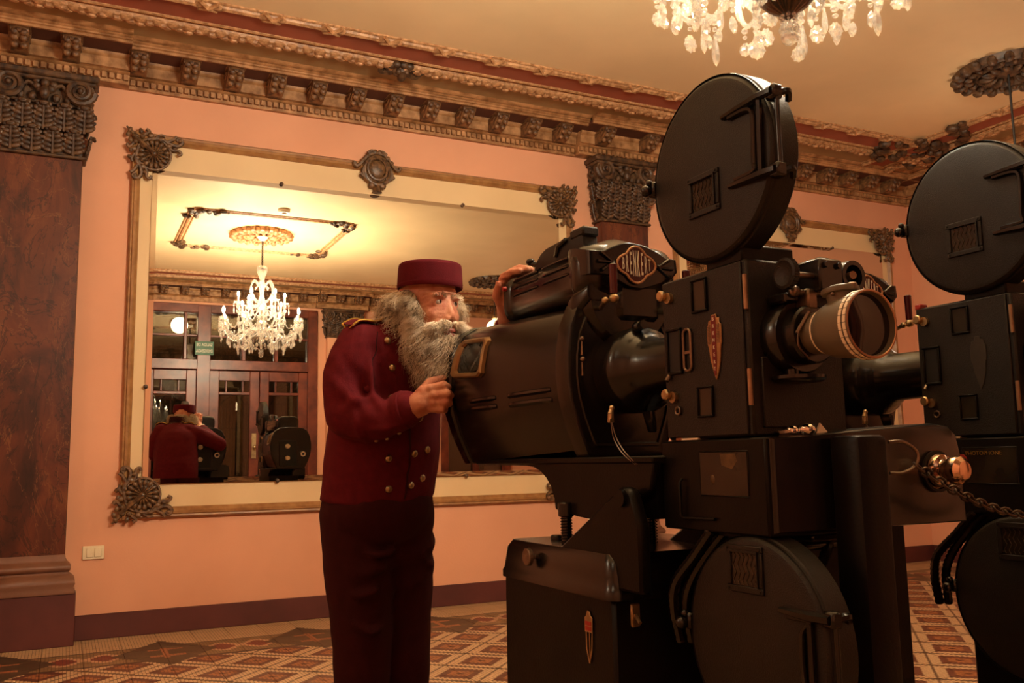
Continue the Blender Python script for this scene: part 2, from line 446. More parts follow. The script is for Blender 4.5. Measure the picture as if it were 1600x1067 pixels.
def cornice(root, o, a, p, L, steps=(), brackets=(), detail=True):
    """o: wall corner on the floor, a: along, p: out of the wall, L: length, steps: (s0, s1) stretches that stand forward"""
    o, a, p = V(o), V(a), V(p)
    cuts = sorted([0, L] + [c for s in steps for c in s])
    def P(s, q, z): return o + a*s + p*q + Z_*z
    def run(poly, s0, s1, g, st): g.prism([(q+st, z) if q > 0.0001 else (q, z) for q, z in poly], o+a*s0, p, Z_, a*(s1-s0))
    g1, g2, g3, g4, g5, gd = G(), G(), G(), G(), G(), G()
    for s0, s1 in zip(cuts, cuts[1:]):
        st = 0.07 if any(s0 >= q0-1e-6 and s1 <= q1+1e-6 for q0, q1 in steps) else 0.0
        run([(0, 3.40), (.028, 3.40), (.028, 3.416), (.018, 3.42), (.018, 3.462), (.04, 3.464), (.052, 3.473), (.04, 3.483), (.06, 3.486), (.06, 3.548), (.075, 3.556), (.085, 3.572), (.085, 3.60), (0, 3.60)], s0, s1, g1, st)
        run([(.085, 3.576), (.252, 3.576), (.252, 3.60), (.085, 3.60)], s0, s1, g2, st)
        run([(.246, 3.572), (.262, 3.572), (.262, 3.588), (.274, 3.592), (.274, 3.602), (.284, 3.604), (.292, 3.611), (.284, 3.618), (.315, 3.622), (.335, 3.64), (.246, 3.64)], s0, s1, g3, st)
        if detail:
            k = int((s1-s0)/0.041)
            for i in range(k):
                s = s0 + (i+.5)*(s1-s0)/k
                gd.prism([(-.0125, 0), (.0125, 0), (.0125, .034), (-.0125, .034)], P(s, st+.018, 3.424), a, Z_, p*.024)
    g1.build('frieze_moulding', M_cor, root); g2.build('soffit', M_soff, root); g3.build('corona_moulding', M_cor, root)
    if detail: tag(gd.build('dentils', M_cor, root, smooth=False), kind='stuff')
    g4.prism([(.30, 3.633), (.50, 3.633), (.50, 3.641), (.30, 3.641)], o, p, Z_, a*L); g4.build('cove_band', M_olive, root)
    g5.prism([(.665, 3.634), (.862, 3.634), (.862, 3.641), (.665, 3.641)], o, p, Z_, a*L); g5.build('red_band', M_red, root)
    g6 = G()
    g6.tube([P(0, .585, 3.634), P(L, .585, 3.634)], .03, 8); g6.tube([P(0, .508, 3.634), P(L, .508, 3.634)], .012, 6); g6.tube([P(0, .66, 3.634), P(L, .66, 3.634)], .012, 6)
    g6.build('garland_rail', M_gar, root)
    g7 = G(); g7.tube([P(0, .895, 3.634), P(L, .895, 3.634)], .026, 8); g7.tube([P(0, .86, 3.636), P(L, .86, 3.636)], .01, 6); g7.tube([P(0, .93, 3.636), P(L, .93, 3.636)], .01, 6)
    g7.build('upper_moulding', M_gar, root)
    for s in brackets:
        st = 0.07 if any(q0 < s < q1 for q0, q1 in steps) else 0.0
        put('bracket', L_brk, root, frame_of(P(s, .06+st, 3.578), a, p))
    if detail:
        k = int(L/0.088)
        for i in range(k):
            put('garland_leaf', L_garl[i % 3], root, frame_of(P((i+.5)*L/k, .585, 3.622), p, a*(-1 if i % 2 else 1)) )
        k = int(L/0.36)
        for i in range(k): put('ribbon_tie', L_rib, root, frame_of(P((i+.55)*L/k, .895, 3.634), a, p))

def mask_part(root, c, r):
    g = G(); cx, cy, cz = c
    for k in range(12):
        a = 2*PI*k/12; g.ell((cx+r*.8*math.cos(a), cy+r*.55*math.sin(a), cz-.012), (r*.3, r*.24, .025), u=8, v=5)
    g.ell((cx, cy, cz-.03), (r*.62, r*.42, .045), u=12, v=8)
    for s in (-1, 1):
        g.tube(spline([(cx+s*r*.5, cy+.02, cz-.03), (cx+s*r*1.1, cy+.05, cz-.03), (cx+s*r*1.4, cy-.02, cz-.02)], 4), [.025]*3+[.02]*3+[.015]*3, 6)
        g.ell((cx+s*r*.25, cy-r*.3, cz-.05), (.02, .02, .02), u=8, v=5)
    g.ell((cx, cy-r*.12, cz-.075), (.028, .05, .03), u=8, v=6)
    g.build('carved_mask', M_cor_d, root)

tr = S(empty('trim_1', (0, D, 3.4)))
bx = [-0.063, 0.341-.02] + [0.628+0.2764*k for k in range(10)] + [3.392, 3.74, 4.16, 4.5, 4.78, 5.05, 5.33, 5.61, 5.88, 6.16, 6.43, 6.7, 6.98]
bx = [-.34] + [b for b in bx if b not in (3.392,)] + [3.392]
cornice(tr, (XL, D, 0), (1, 0, 0), (0, -1, 0), XR-XL, steps=((-0.70-XL, 0.272-XL), (3.56-XL, 4.36-XL)), brackets=[b-XL for b in bx])
mask_part(tr, (1.92, D-.555, 3.63), .11)
tr2 = S(empty('trim_2', (XR, D, 3.4)))
cornice(tr2, (XR, D, -.0018), (0, -1, 0), (-1, 0, 0), D-YO, brackets=[0.5+.2764*k for k in range(14)])
# leafy cluster in the corner of the mouldings
g = G()
for k in range(46):
    u = rnd.uniform(-1, 1); q = rnd.uniform(.5, .98)
    x, y = (XR-q, D-q-max(0, u)*.55) if u > 0 else (XR-q-max(0, -u)*.55, D-q)
    g.ell((x, y, 3.63-rnd.uniform(0, .05)), (rnd.uniform(.03, .06), rnd.uniform(.03, .06), rnd.uniform(.02, .04)), Mx.Rotation(rnd.uniform(0, 3), 4, 'Z'), u=7, v=5)
g.build('corner_leaf_cluster', M_cor_d, tr2)
tr3 = S(empty('trim_3', (2, YO, 3.4)))
cornice(tr3, (XR, YO, -.0031), (-1, 0, 0), (0, 1, 0), XR-XL, steps=((XR-4.1, XR-3.3),), brackets=[0.4+.2764*k for k in range(26)], detail=False)
tr5 = S(empty('trim_5', (XL, D, 3.4)))
cornice(tr5, (XL, YO, -.0045), (0, 1, 0), (1, 0, 0), D-YO, detail=False)

# ---- pilasters
def acanthus(h=.15, w=.085):
    """a carved leaf: midrib, fanned lobes with raised tips, tip curling outwards"""
    g = G(); out = lambda u: -(.010+.022*math.sin(u*2.0)+.03*max(0, u-.7))
    g.tube([(0, out(u)-.006, h*u) for u in [i/7 for i in range(8)]], [.008, .008, .007, .007, .007, .008, .010, .012], 6)
    for k, u in enumerate((.12, .30, .48, .66, .82)):
        L = w*.5*(1.0, 1.05, .95, .8, .6)[k]
        for s_ in (-1, 1):
            c = (s_*L*.55, out(u)-.001, h*(u+.05)); t_ = s_*(.75-.1*k)
            g.ell(c, (L*.62, .011, .016), Mx.Rotation(-s_*.55, 4, 'Y'), u=8, v=5)
            g.ell((s_*L*1.0, out(u)-.006, h*(u+.13)), (.010, .009, .012), u=6, v=4)
    g.ell((0, out(1)-.016, h*.96), (w*.26, .016, .014), u=8, v=6); g.ell((0, out(1)-.024, h*.90), (w*.2, .010, .010), u=8, v=5)
    return g
L_ac = acanthus().mesh('acanthus_leaf'); L_ac.materials.append(M_cor_d)
def spiral(c, u, w, r0, turns, n=34, dirn=1, k=.88):
    return [V(c)+(V(u)*math.cos(dirn*2*PI*turns*i/n)+V(w)*math.sin(dirn*2*PI*turns*i/n))*(r0*(1-k*i/n)) for i in range(n+1)]
def pilaster(x0, x1, y, p, z0=2.862, ztop=3.405, base=True, name_no=1, shaft_mat=None, fy=-1):
    """x0..x1 shaft, y wall face, p depth of the shaft; fy: which way it faces"""
    root = S(empty('trim_pilaster', ((x0+x1)/2, y, 0)))
    def Bx(g, a, b, d, za, zb, bev=.0): g.bb(a, b, min(y, y+fy*d), max(y, y+fy*d), za, zb, bev)
    g = G(); Bx(g, x0, x1, p, .5, z0, .004); g.build('shaft', shaft_mat or M_marble, root)
    if base:
        g = G(); Bx(g, x0-.064, x1+.064, p+.05, 0, .292, .004); g.build('plinth', M_base, root)
        prof = [(0, .292), (.056, .292), (.058, .31), (.05, .33), (.058, .345), (.052, .375), (.03, .395), (.022, .405), (.018, .412), (.03, .422), (.033, .437), (.026, .452), (.012, .466), (.004, .48), (.0, .51)]
        g = G()
        for q, r in zip(prof[1:], prof[2:]):
            # a moulded block: stacked rings around three sides
            a0, a1 = q[0], r[0]
            ya, yb = y+fy*(p+a0), y+fy*(p+a1)
            g.quad((x0-a0, ya, q[1]), (x1+a0, ya, q[1]), (x1+a1, yb, r[1]), (x0-a1, yb, r[1]))
            g.quad((x1+a0, ya, q[1]), (x1+a0, y, q[1]), (x1+a1, y, r[1]), (x1+a1, yb, r[1]))
            g.quad((x0-a0, y, q[1]), (x0-a0, ya, q[1]), (x0-a1, yb, r[1]), (x0-a1, y, r[1]))
        bmesh.ops.remove_doubles(g.bm, verts=g.bm.verts, dist=1e-5)
        g.build('base_moulding', M_mould, root, sharp=60)
    H = ztop-z0; w = x1-x0; cx = (x0+x1)/2; f = y+fy*p
    g = G(); Bx(g, x0+.004, x1-.004, p-.004, z0, ztop-.03)                      # bell
    Bx(g, x0-.02, x1+.02, p+.02, z0, z0+.02, .006)                             # astragal
    Bx(g, x0-.015, x1+.015, p+.02, z0+H*.60, z0+H*.635, .006)
    g.build('capital_bell', M_cor_d, root)
    g = G(); Bx(g, x0-.075, x1+.075, p+.075, ztop-.062, ztop-.02, .01); Bx(g, x0-.06, x1+.06, p+.06, ztop-.085, ztop-.06, .008)
    g.build('abacus', M_cor_d, root)
    for s in (-1, 1):
        g = G(); c = (cx+s*(w/2-.03), f+fy*.045, z0+H*.77)
        g.tube(spiral(c, (s, 0, 0), (0, 0, 1), .082, 2.3, dirn=-1), [.021-.013*i/34 for i in range(35)], 7)
        g.cyl((c[0], f, c[2]), (c[0], f+fy*.04, c[2]), .088, .08, n=24)
        g.ell((c[0], f+fy*.06, c[2]), (.018, .018, .018), u=10, v=6)
        g.build('volute', M_cor_d, root)
        g = G(); c = (cx+s*(w/2+.035), y+fy*p*.5, z0+H*.77)                     # volute on the return side
        g.cyl((c[0]-s*.06, c[1], c[2]), (c[0], c[1], c[2]), .08, .074, n=20)
        g.tube(spiral((c[0], c[1], c[2]), (0, -fy, 0), (0, 0, 1), .066, 2, n=24, dirn=-1), .012, 6)
        for k in range(7): g.ell((c[0]-.002, c[1]+.03*math.sin(k*1.7), c[2]-.09+.026*k), (.02, .02, .016), u=7, v=5)
        g.ell((c[0]-s*.02, f, z0+H*.6), (.035, .03, .035), u=8, v=6)
        g.build('volute', M_cor_d, root)
    g = G(); c = V((cx, f+fy*.03, ztop-.1))
    for k in range(9):
        a = 2*PI*k/9; g.ell(c+V((.045*math.cos(a), 0, .045*math.sin(a))), (.026, .02, .026), u=8, v=5)
    g.ell(c+V((0, fy*.02, 0)), (.026, .026, .026), u=9, v=6)
    g.ell(c+V((0, fy*.02, -.06)), (.03, .03, .045), u=9, v=6)
    for s in (-1, 1):
        g.tube(spline([c+V((s*.04, 0, -.03)), c+V((s*.09, 0, .0)), c+V((s*.12, 0, -.04))], 4), .012, 6)
    g.build('capital_rosette', M_cor_d, root)
    g = G()                                                                     # egg and dart course
    for k in range(7): g.ell((x0+.03+(w-.06)*k/6, f+fy*.02, z0+H*.67), (.022, .022, .03), u=8, v=6)
    g.build('egg_course', M_cor_d, root)
    fr = (lambda x, yy, z, sx=1, sz=1: Mx(((sx, 0, 0, x), (0, -fy, 0, yy), (0, 0, sz, z), (0, 0, 0, 1))))
    for k in range(4): put('acanthus_leaf', L_ac, root, fr(x0+w*(k+.5)/4, f, z0+.02, 1.25, 1.0))
    for k in range(5): put('acanthus_leaf', L_ac, root, fr(x0+w*k/4, f+fy*.008, z0+H*.30, 1.25, 1.05))
    for s in (-1, 1):                                                           # leaves on the returns
        xs = x1 if s > 0 else x0
        for zz in (z0+.02, z0+H*.30):
            put('acanthus_leaf', L_ac, root, Mx(((0, -s, 0, xs), (s, 0, 0, y+fy*p*.5), (0, 0, 1, zz), (0, 0, 0, 1))))
    return root
pilaster(-0.42, 0.026, D, .12)
pilaster(3.735, 4.18, D, .12)

# ---- ceiling: panel frame and medallion over the chandelier, further medallions, smoke detector
tr4 = S(empty('trim_4', (1.9, 1.83, ZC)))
px0, px1, py0, py1 = 1.08, 2.74, 1.05, 2.62
for (a, b) in (((px0, py0), (px1, py0)), ((px1, py0), (px1, py1)), ((px1, py1), (px0, py1)), ((px0, py1), (px0, py0))):
    g = G()
    for off, r in ((0, .022), (.035, .01), (-.035, .01)):
        d = (V((b[0]-a[0], b[1]-a[1], 0))).normalized(); n_ = V((-d.y, d.x, 0))
        g.tube([V((a[0], a[1], ZC-.004))+n_*off, V((b[0], b[1], ZC-.004))+n_*off], r, 8)
    g.build('panel_rail', M_gar, tr4)
for (x, sx) in ((px0, 1), (px1, -1)):
    for (y, sy) in ((py0, 1), (py1, -1)):
        g = G()
        for k in range(26):
            t_ = rnd.random()*.34; w_ = rnd.uniform(-.05, .06)
            q = (x+sx*t_, y+sy*w_) if k % 2 else (x+sx*w_, y+sy*t_*.8)
            g.ell((q[0], q[1], ZC-rnd.uniform(.004, .03)), (rnd.uniform(.02, .045), rnd.uniform(.02, .045), .022), Mx.Rotation(rnd.uniform(0, 3), 4, 'Z'), u=7, v=5)
        g.build('panel_corner_ornament', M_cor_d, tr4)
def medallion(root, x, y, r, m1, m2):
    g = G(); g.lathe([(0, -.03), (r*.18, -.035), (r*.22, -.02), (r*.5, -.022), (r*.55, -.05), (r*.62, -.022), (r*.8, -.03), (r*.86, -.055), (r*.93, -.04), (r*.96, 0)], (x, y, ZC), (0, 0, 1), 40)
    g.build('medallion_disc', m1, root)
    g = G()
    for k in range(20):
        a = 2*PI*k/20; g.ell((x+r*.9*math.cos(a), y+r*.9*math.sin(a), ZC-.035), (r*.13, r*.1, .035), Mx.Rotation(a, 4, 'Z'), u=8, v=5)
        g.ell((x+r*.7*math.cos(a+.15), y+r*.7*math.sin(a+.15), ZC-.035), (r*.1, r*.06, .028), Mx.Rotation(a+.15, 4, 'Z'), u=7, v=5)
    for k in range(12):
        a = 2*PI*k/12; g.ell((x+r*.38*math.cos(a), y+r*.38*math.sin(a), ZC-.035), (r*.15, r*.07, .03), Mx.Rotation(a, 4, 'Z'), u=8, v=5)
    g.build('medallion_leaves', m2, root)
medallion(tr4, 1.9, 1.86, .35, M_gar, M_cor)
for (x, y) in ((5.8, 3.85), (5.46, .45)):
    r_ = S(empty('trim_medallion', (x, y, ZC))); medallion(r_, x, y, .36, M_cor_d, M_cor_d)
det = tag(G().lathe([(0, -.052), (.02, -.052), (.026, -.04), (.05, -.036), (.062, -.022), (.062, 0), (0, 0)], (1.93, 2.9, ZC), (0, 0, 1), 24).build('smoke_detector', M_white),
          'round white smoke detector on the ceiling beside the moulded panel', 'smoke detector')

# ---- light switch, wall outlet
sw = tag(G().bb(.118, .236, D-.012, D, .462, .541, .003).build('wall_switch', M_switch), 'ivory double light switch plate low on the wall beside the marble pilaster', 'switch')
for k in range(2): G().bb(.139+.044*k, .177+.044*k, D-.018, D-.011, .475, .528, .003).build('rocker', M_switch, sw)
tag(G().bb(3.60, 3.66, D-.012, D, .52, .60, .003).build('wall_outlet', M_switch), 'small ivory outlet plate on the wall behind the near projector base', 'outlet')

# ---- framed wall mirrors
def shell(g, c, r, n, a0, a1, y, up=1):
    for ring, (ra, rb, dep) in enumerate(((.18, .62, .020), (.55, 1.0, .014))):
        for k in range(n):
            a = a0+(a1-a0)*(k+.5)/n; rm = (ra+rb)/2*r
            g.ell((c[0]+rm*math.cos(a), y-dep, c[1]+rm*math.sin(a)), ((rb-ra)*r*.56, .014, r*.9*(ra+rb)/2*abs(a1-a0)/n*.52), Mx.Rotation(-a, 4, 'Y'), u=8, v=6)
    g.ell((c[0], y-.024, c[1]), (r*.2, .018, r*.2), u=10, v=6)
def corner_orn():
    """local: corner of the frame at the origin, arms towards +x and -z, front towards -y; the shell faces the middle"""
    g = G(); c = (.02, -.02)
    g.lathe([(0, .014), (.075, .014), (.095, .006), (.1, 0)], (c[0], 0, c[1]), (0, -1, 0), 28)
    shell(g, c, .098, 16, 0, 2*PI, -.006)
    g.tube([(c[0]+.103*math.cos(a), -.014, c[1]+.103*math.sin(a)) for a in [2*PI*k/28 for k in range(28)]], .008, 6, closed=True)
    g.tube([(-.1, -.02, .085), (c[0], -.045, c[1])], [.012, .016], 7)
    for sgn in (0, 1):
        def T(a, b): return (a, -.016, b) if sgn == 0 else (-b, -.016, -a)
        for pts, rr in (([(-.02, .07), (.06, .085), (.11, .06), (.16, .05), (.19, .075), (.175, .10), (.155, .085)], .013),
                        ([(.09, .05), (.13, .02), (.17, .02), (.185, .0), (.165, -.01)], .010),
                        ([(.1, .07), (.14, .095), (.155, .115)], .011),
                        ([(-.04, .1), (-.01, .125), (-.03, .14)], .011), ([(.03, .09), (.06, .11), (.085, .105)], .010)):
            g.tube(spline([T(*q) for q in pts], 4), rr, 6)
        for q, r_ in (((.175, .09), .017), ((.06, .08), .018), ((.0, .1), .02), ((.11, .045), .02), ((-.05, .09), .016), ((.145, .03), .014)):
            a = T(*q); g.ell(a, (r_, .016, r_), u=8, v=6)
    for q in ((-.125, .125), (-.12, .06), (-.06, .125), (-.09, .09), (-.135, .095), (-.115, -.005), (-.12, -.055)): g.ell((q[0], -.012, q[1]), (.02, .014, .014), Mx.Rotation(rnd.uniform(0, 3), 4, 'Y'), u=7, v=5)
    g.tube([(-.1, -.012, .1), (-.145, -.012, .145)], [.014, .005], 6)
    return g
def cartouche():
    g = G()
    g.ell((0, -.012, 0), (.062, .026, .068), u=20, v=12)
    for r_, w_ in ((1.0, .011), (1.32, .012)):
        g.tube([(.07*r_*math.cos(a), -.02, .078*r_*math.sin(a)-(.012 if r_ > 1.1 else 0)) for a in [2*PI*k/28 for k in range(28)]], w_, 7, closed=True)
    for s in (-1, 1):
        for pts, rr in (([(0, .115), (.05, .105), (.085, .075), (.12, .03), (.15, .005), (.17, .02), (.165, .035)], .014),
                        ([(.09, .02), (.108, -.03), (.085, -.075), (.05, -.1), (.04, -.125)], .013),
                        ([(.06, -.07), (.1, -.065), (.125, -.045)], .012), ([(.02, .12), (.04, .13), (.07, .11)], .013)):
            g.tube(spline([(s*a, -.016, b) for a, b in pts], 4), rr, 6)
        for q, r_ in (((.075, .085), .02), ((.04, -.12), .026), ((.018, .122), .022), ((.105, .055), .017)): g.ell((s*q[0], -.016, q[1]), (r_, .018, r_), u=9, v=6)
    g.lathe([(0, 0), (.018, .004), (.022, .02), (.03, .05), (.036, .062), (0, .066)], (0, -.012, -.11), (0, 0, -1), 12, sx=1)
    g.lathe([(.1, 0), (.09, .012), (0, .014)], (0, 0, 0), (0, -1, 0), 24)
    return g
L_cor = corner_orn().mesh('corner_ornament'); L_car = cartouche().mesh('cartouche')
for m_ in (L_cor, L_car): m_.materials.append(M_orn)
def wall_mirror(x0, x1, z0, z1, label, tilt):
    """x0..x1, z0..z1: outer edge of the gilt frame"""
    root = empty('wall_mirror', ((x0+x1)/2, D, z0), label, 'mirror')
    fw, ft = .062, .074
    rail = [(0, 0), (.0, .018), (.012, .034), (.022, .03), (.028, .038), (.044, .04), (.052, .028), (.062, .024), (.07, .012), (.074, 0)]
    for (pa, al, L, ou) in (((x0, z1), (1, 0, 0), x1-x0, (0, 0, -1)), ((x0, z0), (1, 0, 0), x1-x0, (0, 0, 1)), ((x0, z0), (0, 0, 1), z1-z0, (1, 0, 0)), ((x1, z0), (0, 0, 1), z1-z0, (-1, 0, 0))):
        g = G(); k = 1.0 if ou[0] == 0 else fw/ft
        g.prism([(a*k, b) for a, b in rail], (pa[0], D, pa[1]), ou, (0, -1, 0), V(al)*L); g.build('frame_rail', M_frame, root)
    G().bb(x0+fw-.01, x1-fw+.01, D-.014, D, z0+ft-.01, z1-ft+.01).build('backing_panel', M_cream, root)
    gx0, gx1, gz0, gz1 = x0+.128, x1-.128, z0+.209, z1-.237
    cx, cz = (gx0+gx1)/2, (gz0+gz1)/2; rot = Mx.Rotation(-tilt, 4, 'X'); o = V((cx, D-.028, cz))
    hw, hh, bv = (gx1-gx0)/2, (gz1-gz0)/2, .032
    def T(a, y, b): return o + (rot @ V((a, y, b)))
    g = G(); q = [(-hw+bv, -hh+bv), (hw-bv, -hh+bv), (hw-bv, hh-bv), (-hw+bv, hh-bv)]; e = [(-hw, -hh), (hw, -hh), (hw, hh), (-hw, hh)]
    g.quad(*[T(a, 0, b) for a, b in q])
    for i in range(4):
        j = (i+1) % 4; g.quad(T(e[i][0], .0032, e[i][1]), T(e[j][0], .0032, e[j][1]), T(q[j][0], 0, q[j][1]), T(q[i][0], 0, q[i][1]))
    for i in range(4):
        j = (i+1) % 4; g.quad(T(e[j][0], .0032, e[j][1]), T(e[i][0], .0032, e[i][1]), T(e[i][0], .009, e[i][1]), T(e[j][0], .009, e[j][1]))
    g.build('mirror_glass', M_mirror, root, smooth=False, recalc=False)
    for u, w_ in ((.0, -.4), (1, -.35), (-.45, 1), (.45, 1), (-.45, -1), (.45, -1)):
        a, b_ = (-hw if u == 0 else hw if u == 1 else u*2*hw*.5), (w_*2*hh if u in (0, 1) else w_*hh)
        g = G(); g.ell(T(a, -.006, b_ if u not in (0, 1) else b_*.5), (.014, .008, .014), u=10, v=6); g.build('glass_clip', M_cor_d, root)
    for (x, sx) in ((x0, 1), (x1, -1)):
        for (z, sz) in ((z1, 1), (z0, -1)):
            put('corner_ornament', L_cor, root, Mx(((sx, 0, 0, x+sx*.11), (0, 1, 0, D-.03), (0, 0, sz, z-sz*.125), (0, 0, 0, 1))))
    put('cartouche', L_car, root, Mx.Translation(((x0+x1)/2, D-.034, z1-.055)))
    return root
wall_mirror(0.304, 3.532, .687, 3.129, 'large wall mirror in a gilt frame between the two marble pilasters', math.radians(.3))
wall_mirror(4.50, 7.06, .687, 3.129, 'second gilt framed mirror near the room corner, mostly behind the projectors', math.radians(.3))
# ------------------------------------------------------------------ crystal chandelier
def pend_drop(L, r):                # long faceted icicle
    return G().lathe([(0, 0), (r*.45, -.006), (r*.35, -.012), (r*.9, -L*.45), (r, -L*.68), (r*.75, -L*.85), (0, -L)], (0, 0, 0), (0, 0, 1), 6)
def pend_leaf(L, w):                # flat leaf pendant with a notched edge
    n = 18; edge = []
    for k in range(n):
        a = 2*PI*k/n; rr = 1.0 if k % 2 else .86
        x, z = math.sin(a)*w*rr*(1-.25*max(0, math.cos(a))), -L*.55+math.cos(a)*L*.45*rr
        edge.append((x, z))
    g = G(); b = g.bm; f = b.verts.new((0, -.011, -L*.58)); k_ = b.verts.new((0, .011, -L*.58))
    ev = [b.verts.new((x, 0, z)) for x, z in edge]
    mid = [(b.verts.new((x*.55, -.009, -L*.58+(z+L*.58)*.55)), b.verts.new((x*.55, .009, -L*.58+(z+L*.58)*.55))) for x, z in edge]
    for i in range(n):
        j = (i+1) % n
        b.faces.new((f, mid[i][0], mid[j][0])); b.faces.new((k_, mid[j][1], mid[i][1]))
        b.faces.new((mid[i][0], ev[i], ev[j], mid[j][0])); b.faces.new((mid[j][1], ev[j], ev[i], mid[i][1]))
    return g
def bead(g, z, r):
    return g.lathe([(0, r), (r*.75, r*.6), (r, 0), (r*.75, -r*.6), (0, -r)], (0, 0, z), (0, 0, 1), 7)
def strand(kind):
    g = G(); z = 0.0
    for r in ((.011, .008) if kind != 2 else (.008, .012, .008)):
        bead(g, z-r, r); z -= 2*r+.003
    p = [pend_leaf(.075, .027), pend_drop(.10, .012), pend_leaf(.058, .022), pend_drop(.07, .017)][kind]
    bmesh.ops.translate(p.bm, vec=(0, 0, z), verts=p.bm.verts)
    me = bpy.data.meshes.new('t'); p.bm.to_mesh(me); g.bm.from_mesh(me)
    return g
PEND = [strand(k).mesh('pendant', smooth=False) for k in range(4)]
for m_ in PEND: m_.materials.append(M_crystal)
def chandelier(x, y, zb, label):
    """zb: height of the bottom ball"""
    root = empty('chandelier', (x, y, ZC), label, 'chandelier')
    rr = random.Random(11)
    G().lathe([(0, 0), (.055, 0), (.06, -.012), (.045, -.03), (.02, -.05), (0, -.055)], (x, y, ZC-.05), (0, 0, 1), 24).build('canopy', M_milk, root)
    g = G(); z = ZC-.10
    while z > zb+1.05:
        g.tube([(x+.009*math.cos(a), y+(.009*math.sin(a) if int(z*50) % 2 else 0), z-.016+.02*math.sin(a)) for a in [2*PI*k/8 for k in range(8)]], .003, 5, closed=True); z -= .03
    g.cyl((x, y, ZC-.1), (x, y, zb+1.0), .0045, n=6)
    g.build('hanging_chain', M_chain, root)
    prof = [(.0, 1.04), (.05, 1.03), (.062, 1.0), (.05, .95), (.03, .9), (.026, .86), (.045, .82), (.03, .78), (.022, .7), (.04, .64), (.055, .58), (.035, .52), (.025, .45), (.05, .38), (.06, .32), (.05, .26), (.03, .22)]
    G().lathe(prof, (x, y, zb), (0, 0, 1), 18).build('glass_stem', M_crystal, root, smooth=False)
    # fluted bowl and bottom ball
    g = G(); b = g.bm
    rings = []
    for (r, z) in ((.035, .24), (.095, .225), (.10, .195), (.085, .155), (.055, .12), (.02, .098), (.008, .085)):
        rings.append([b.verts.new((x+r*(1+.06*math.cos(16*2*PI*k/64))*math.cos(2*PI*k/64), y+r*(1+.06*math.cos(16*2*PI*k/64))*math.sin(2*PI*k/64), zb+z)) for k in range(64)])
    for p, q in zip(rings, rings[1:]):
        for k in range(64): b.faces.new((p[k], p[(k+1) % 64], q[(k+1) % 64], q[k]))
    g.build('bowl', mat('smoked_silver_bowl', '6E5A48', 0.18, metal=0.8), root)
    g = G(); g.cyl((x, y, zb+.09), (x, y, zb+.05), .003, n=6); bead(g, zb+.055, .009)
    bmesh.ops.translate(g.bm, vec=(x, y, 0), verts=[v for v in g.bm.verts if abs(v.co.x) < .02 and abs(v.co.y) < .02])
    o = bmesh.new(); bmesh.ops.create_icosphere(o, subdivisions=2, radius=.026); g.merge(o, Mx.Translation((x, y, zb+.026)))
    g.build('bottom_ball', M_crystal, root, smooth=False)
    # arms: twelve below, six above; each carries a drip pan, a candle sleeve and a lit bulb
    bob = G(); bob.lathe([(.008, .0), (.03, .002), (.046, .014), (.05, .02), (.044, .018), (.028, .007), (.008, .006)], (0, 0, 0), (0, 0, 1), 16); bob_me = bob.mesh('drip_pan', smooth=False); bob_me.materials.append(M_crystal)
    can = G(); can.cyl((0, 0, .004), (0, 0, .085), .0115, .0105, n=10); can_me = can.mesh('candle'); can_me.materials.append(M_milk)
    blb = G(); blb.lathe([(0, 0), (.008, .002), (.0125, .018), (.0115, .03), (.006, .045), (0, .056)], (0, 0, .085), (0, 0, 1), 8); blb_me = blb.mesh('bulb', sharp=80); blb_me.materials.append(M_bulb)
    def arm(a, R, z0, z1, dip):
        ca, sa = math.cos(a), math.sin(a)
        pr = [(.03, z0), (R*.3, z0-.01+dip*.3), (R*.62, z0-dip), (R*.88, z0-dip*.55), (R, z1-.03), (R, z1)]
        g = G(); g.tube(spline([(x+r*ca, y+r*sa, zb+z) for r, z in pr], 5), .0085, 6)
        o = g.build('arm', M_crystal, root)
        T = Mx.Translation((x+R*ca, y+R*sa, zb+z1))
        put('drip_pan', bob_me, o, T); put('candle', can_me, o, T); put('bulb', blb_me, o, T)
    for k in range(12): arm(2*PI*(k+.35)/12, .455 if k % 2 else .40, .30, .375 if k % 2 else .43, .09)
    for k in range(6): arm(2*PI*(k+.1)/6, .25, .52, .60, .07)
    # tall glass scrolls
    for k in range(6):
        a = 2*PI*(k+.6)/6; ca, sa = math.cos(a), math.sin(a)
        pts = [(.03, .62), (.09, .66), (.14, .76), (.10, .86), (.05, .82), (.08, .77)]
        G().tube(spline([(x+r*ca, y+r*sa, zb+z) for r, z in pts], 5), [.010]*20+[.008]*6, 6).build('glass_scroll', M_crystal, root)
        pts = [(.05, .30), (.12, .36), (.17, .46), (.13, .58), (.07, .56)]
        G().tube(spline([(x+r*ca, y+r*sa, zb+z) for r, z in pts], 5), .009, 6).build('glass_scroll', M_crystal, root)
    # pendants below the drip pans, on the arms, round the bowl and on the crown
    def hang(r, a, z, kind, s=1.0):
        T = Mx.Translation((x+r*math.cos(a), y+r*math.sin(a), zb+z)) @ Mx.Rotation(a+rr.uniform(.6, 2.4), 4, 'Z') @ Mx.Scale(s, 4)
        put('pendant', PEND[kind], root, T)
    for k in range(12):
        a0 = 2*PI*(k+.35)/12; R = .455 if k % 2 else .40; z = .385 if k % 2 else .44
        for j in range(5):
            b_ = 2*PI*j/5+k; rx, ry = R*math.cos(a0)+.046*math.cos(b_), R*math.sin(a0)+.046*math.sin(b_)
            hang(math.hypot(rx, ry), math.atan2(ry, rx), z, (0, 1, 2, 3, 1)[(j+k) % 5], rr.uniform(.85, 1.1))
        hang(R*.62, a0, .205, (0, 2, 0, 1)[k % 4], 1.15); hang(R*.85, a0, .245, (2, 0)[k % 2], 1.0)
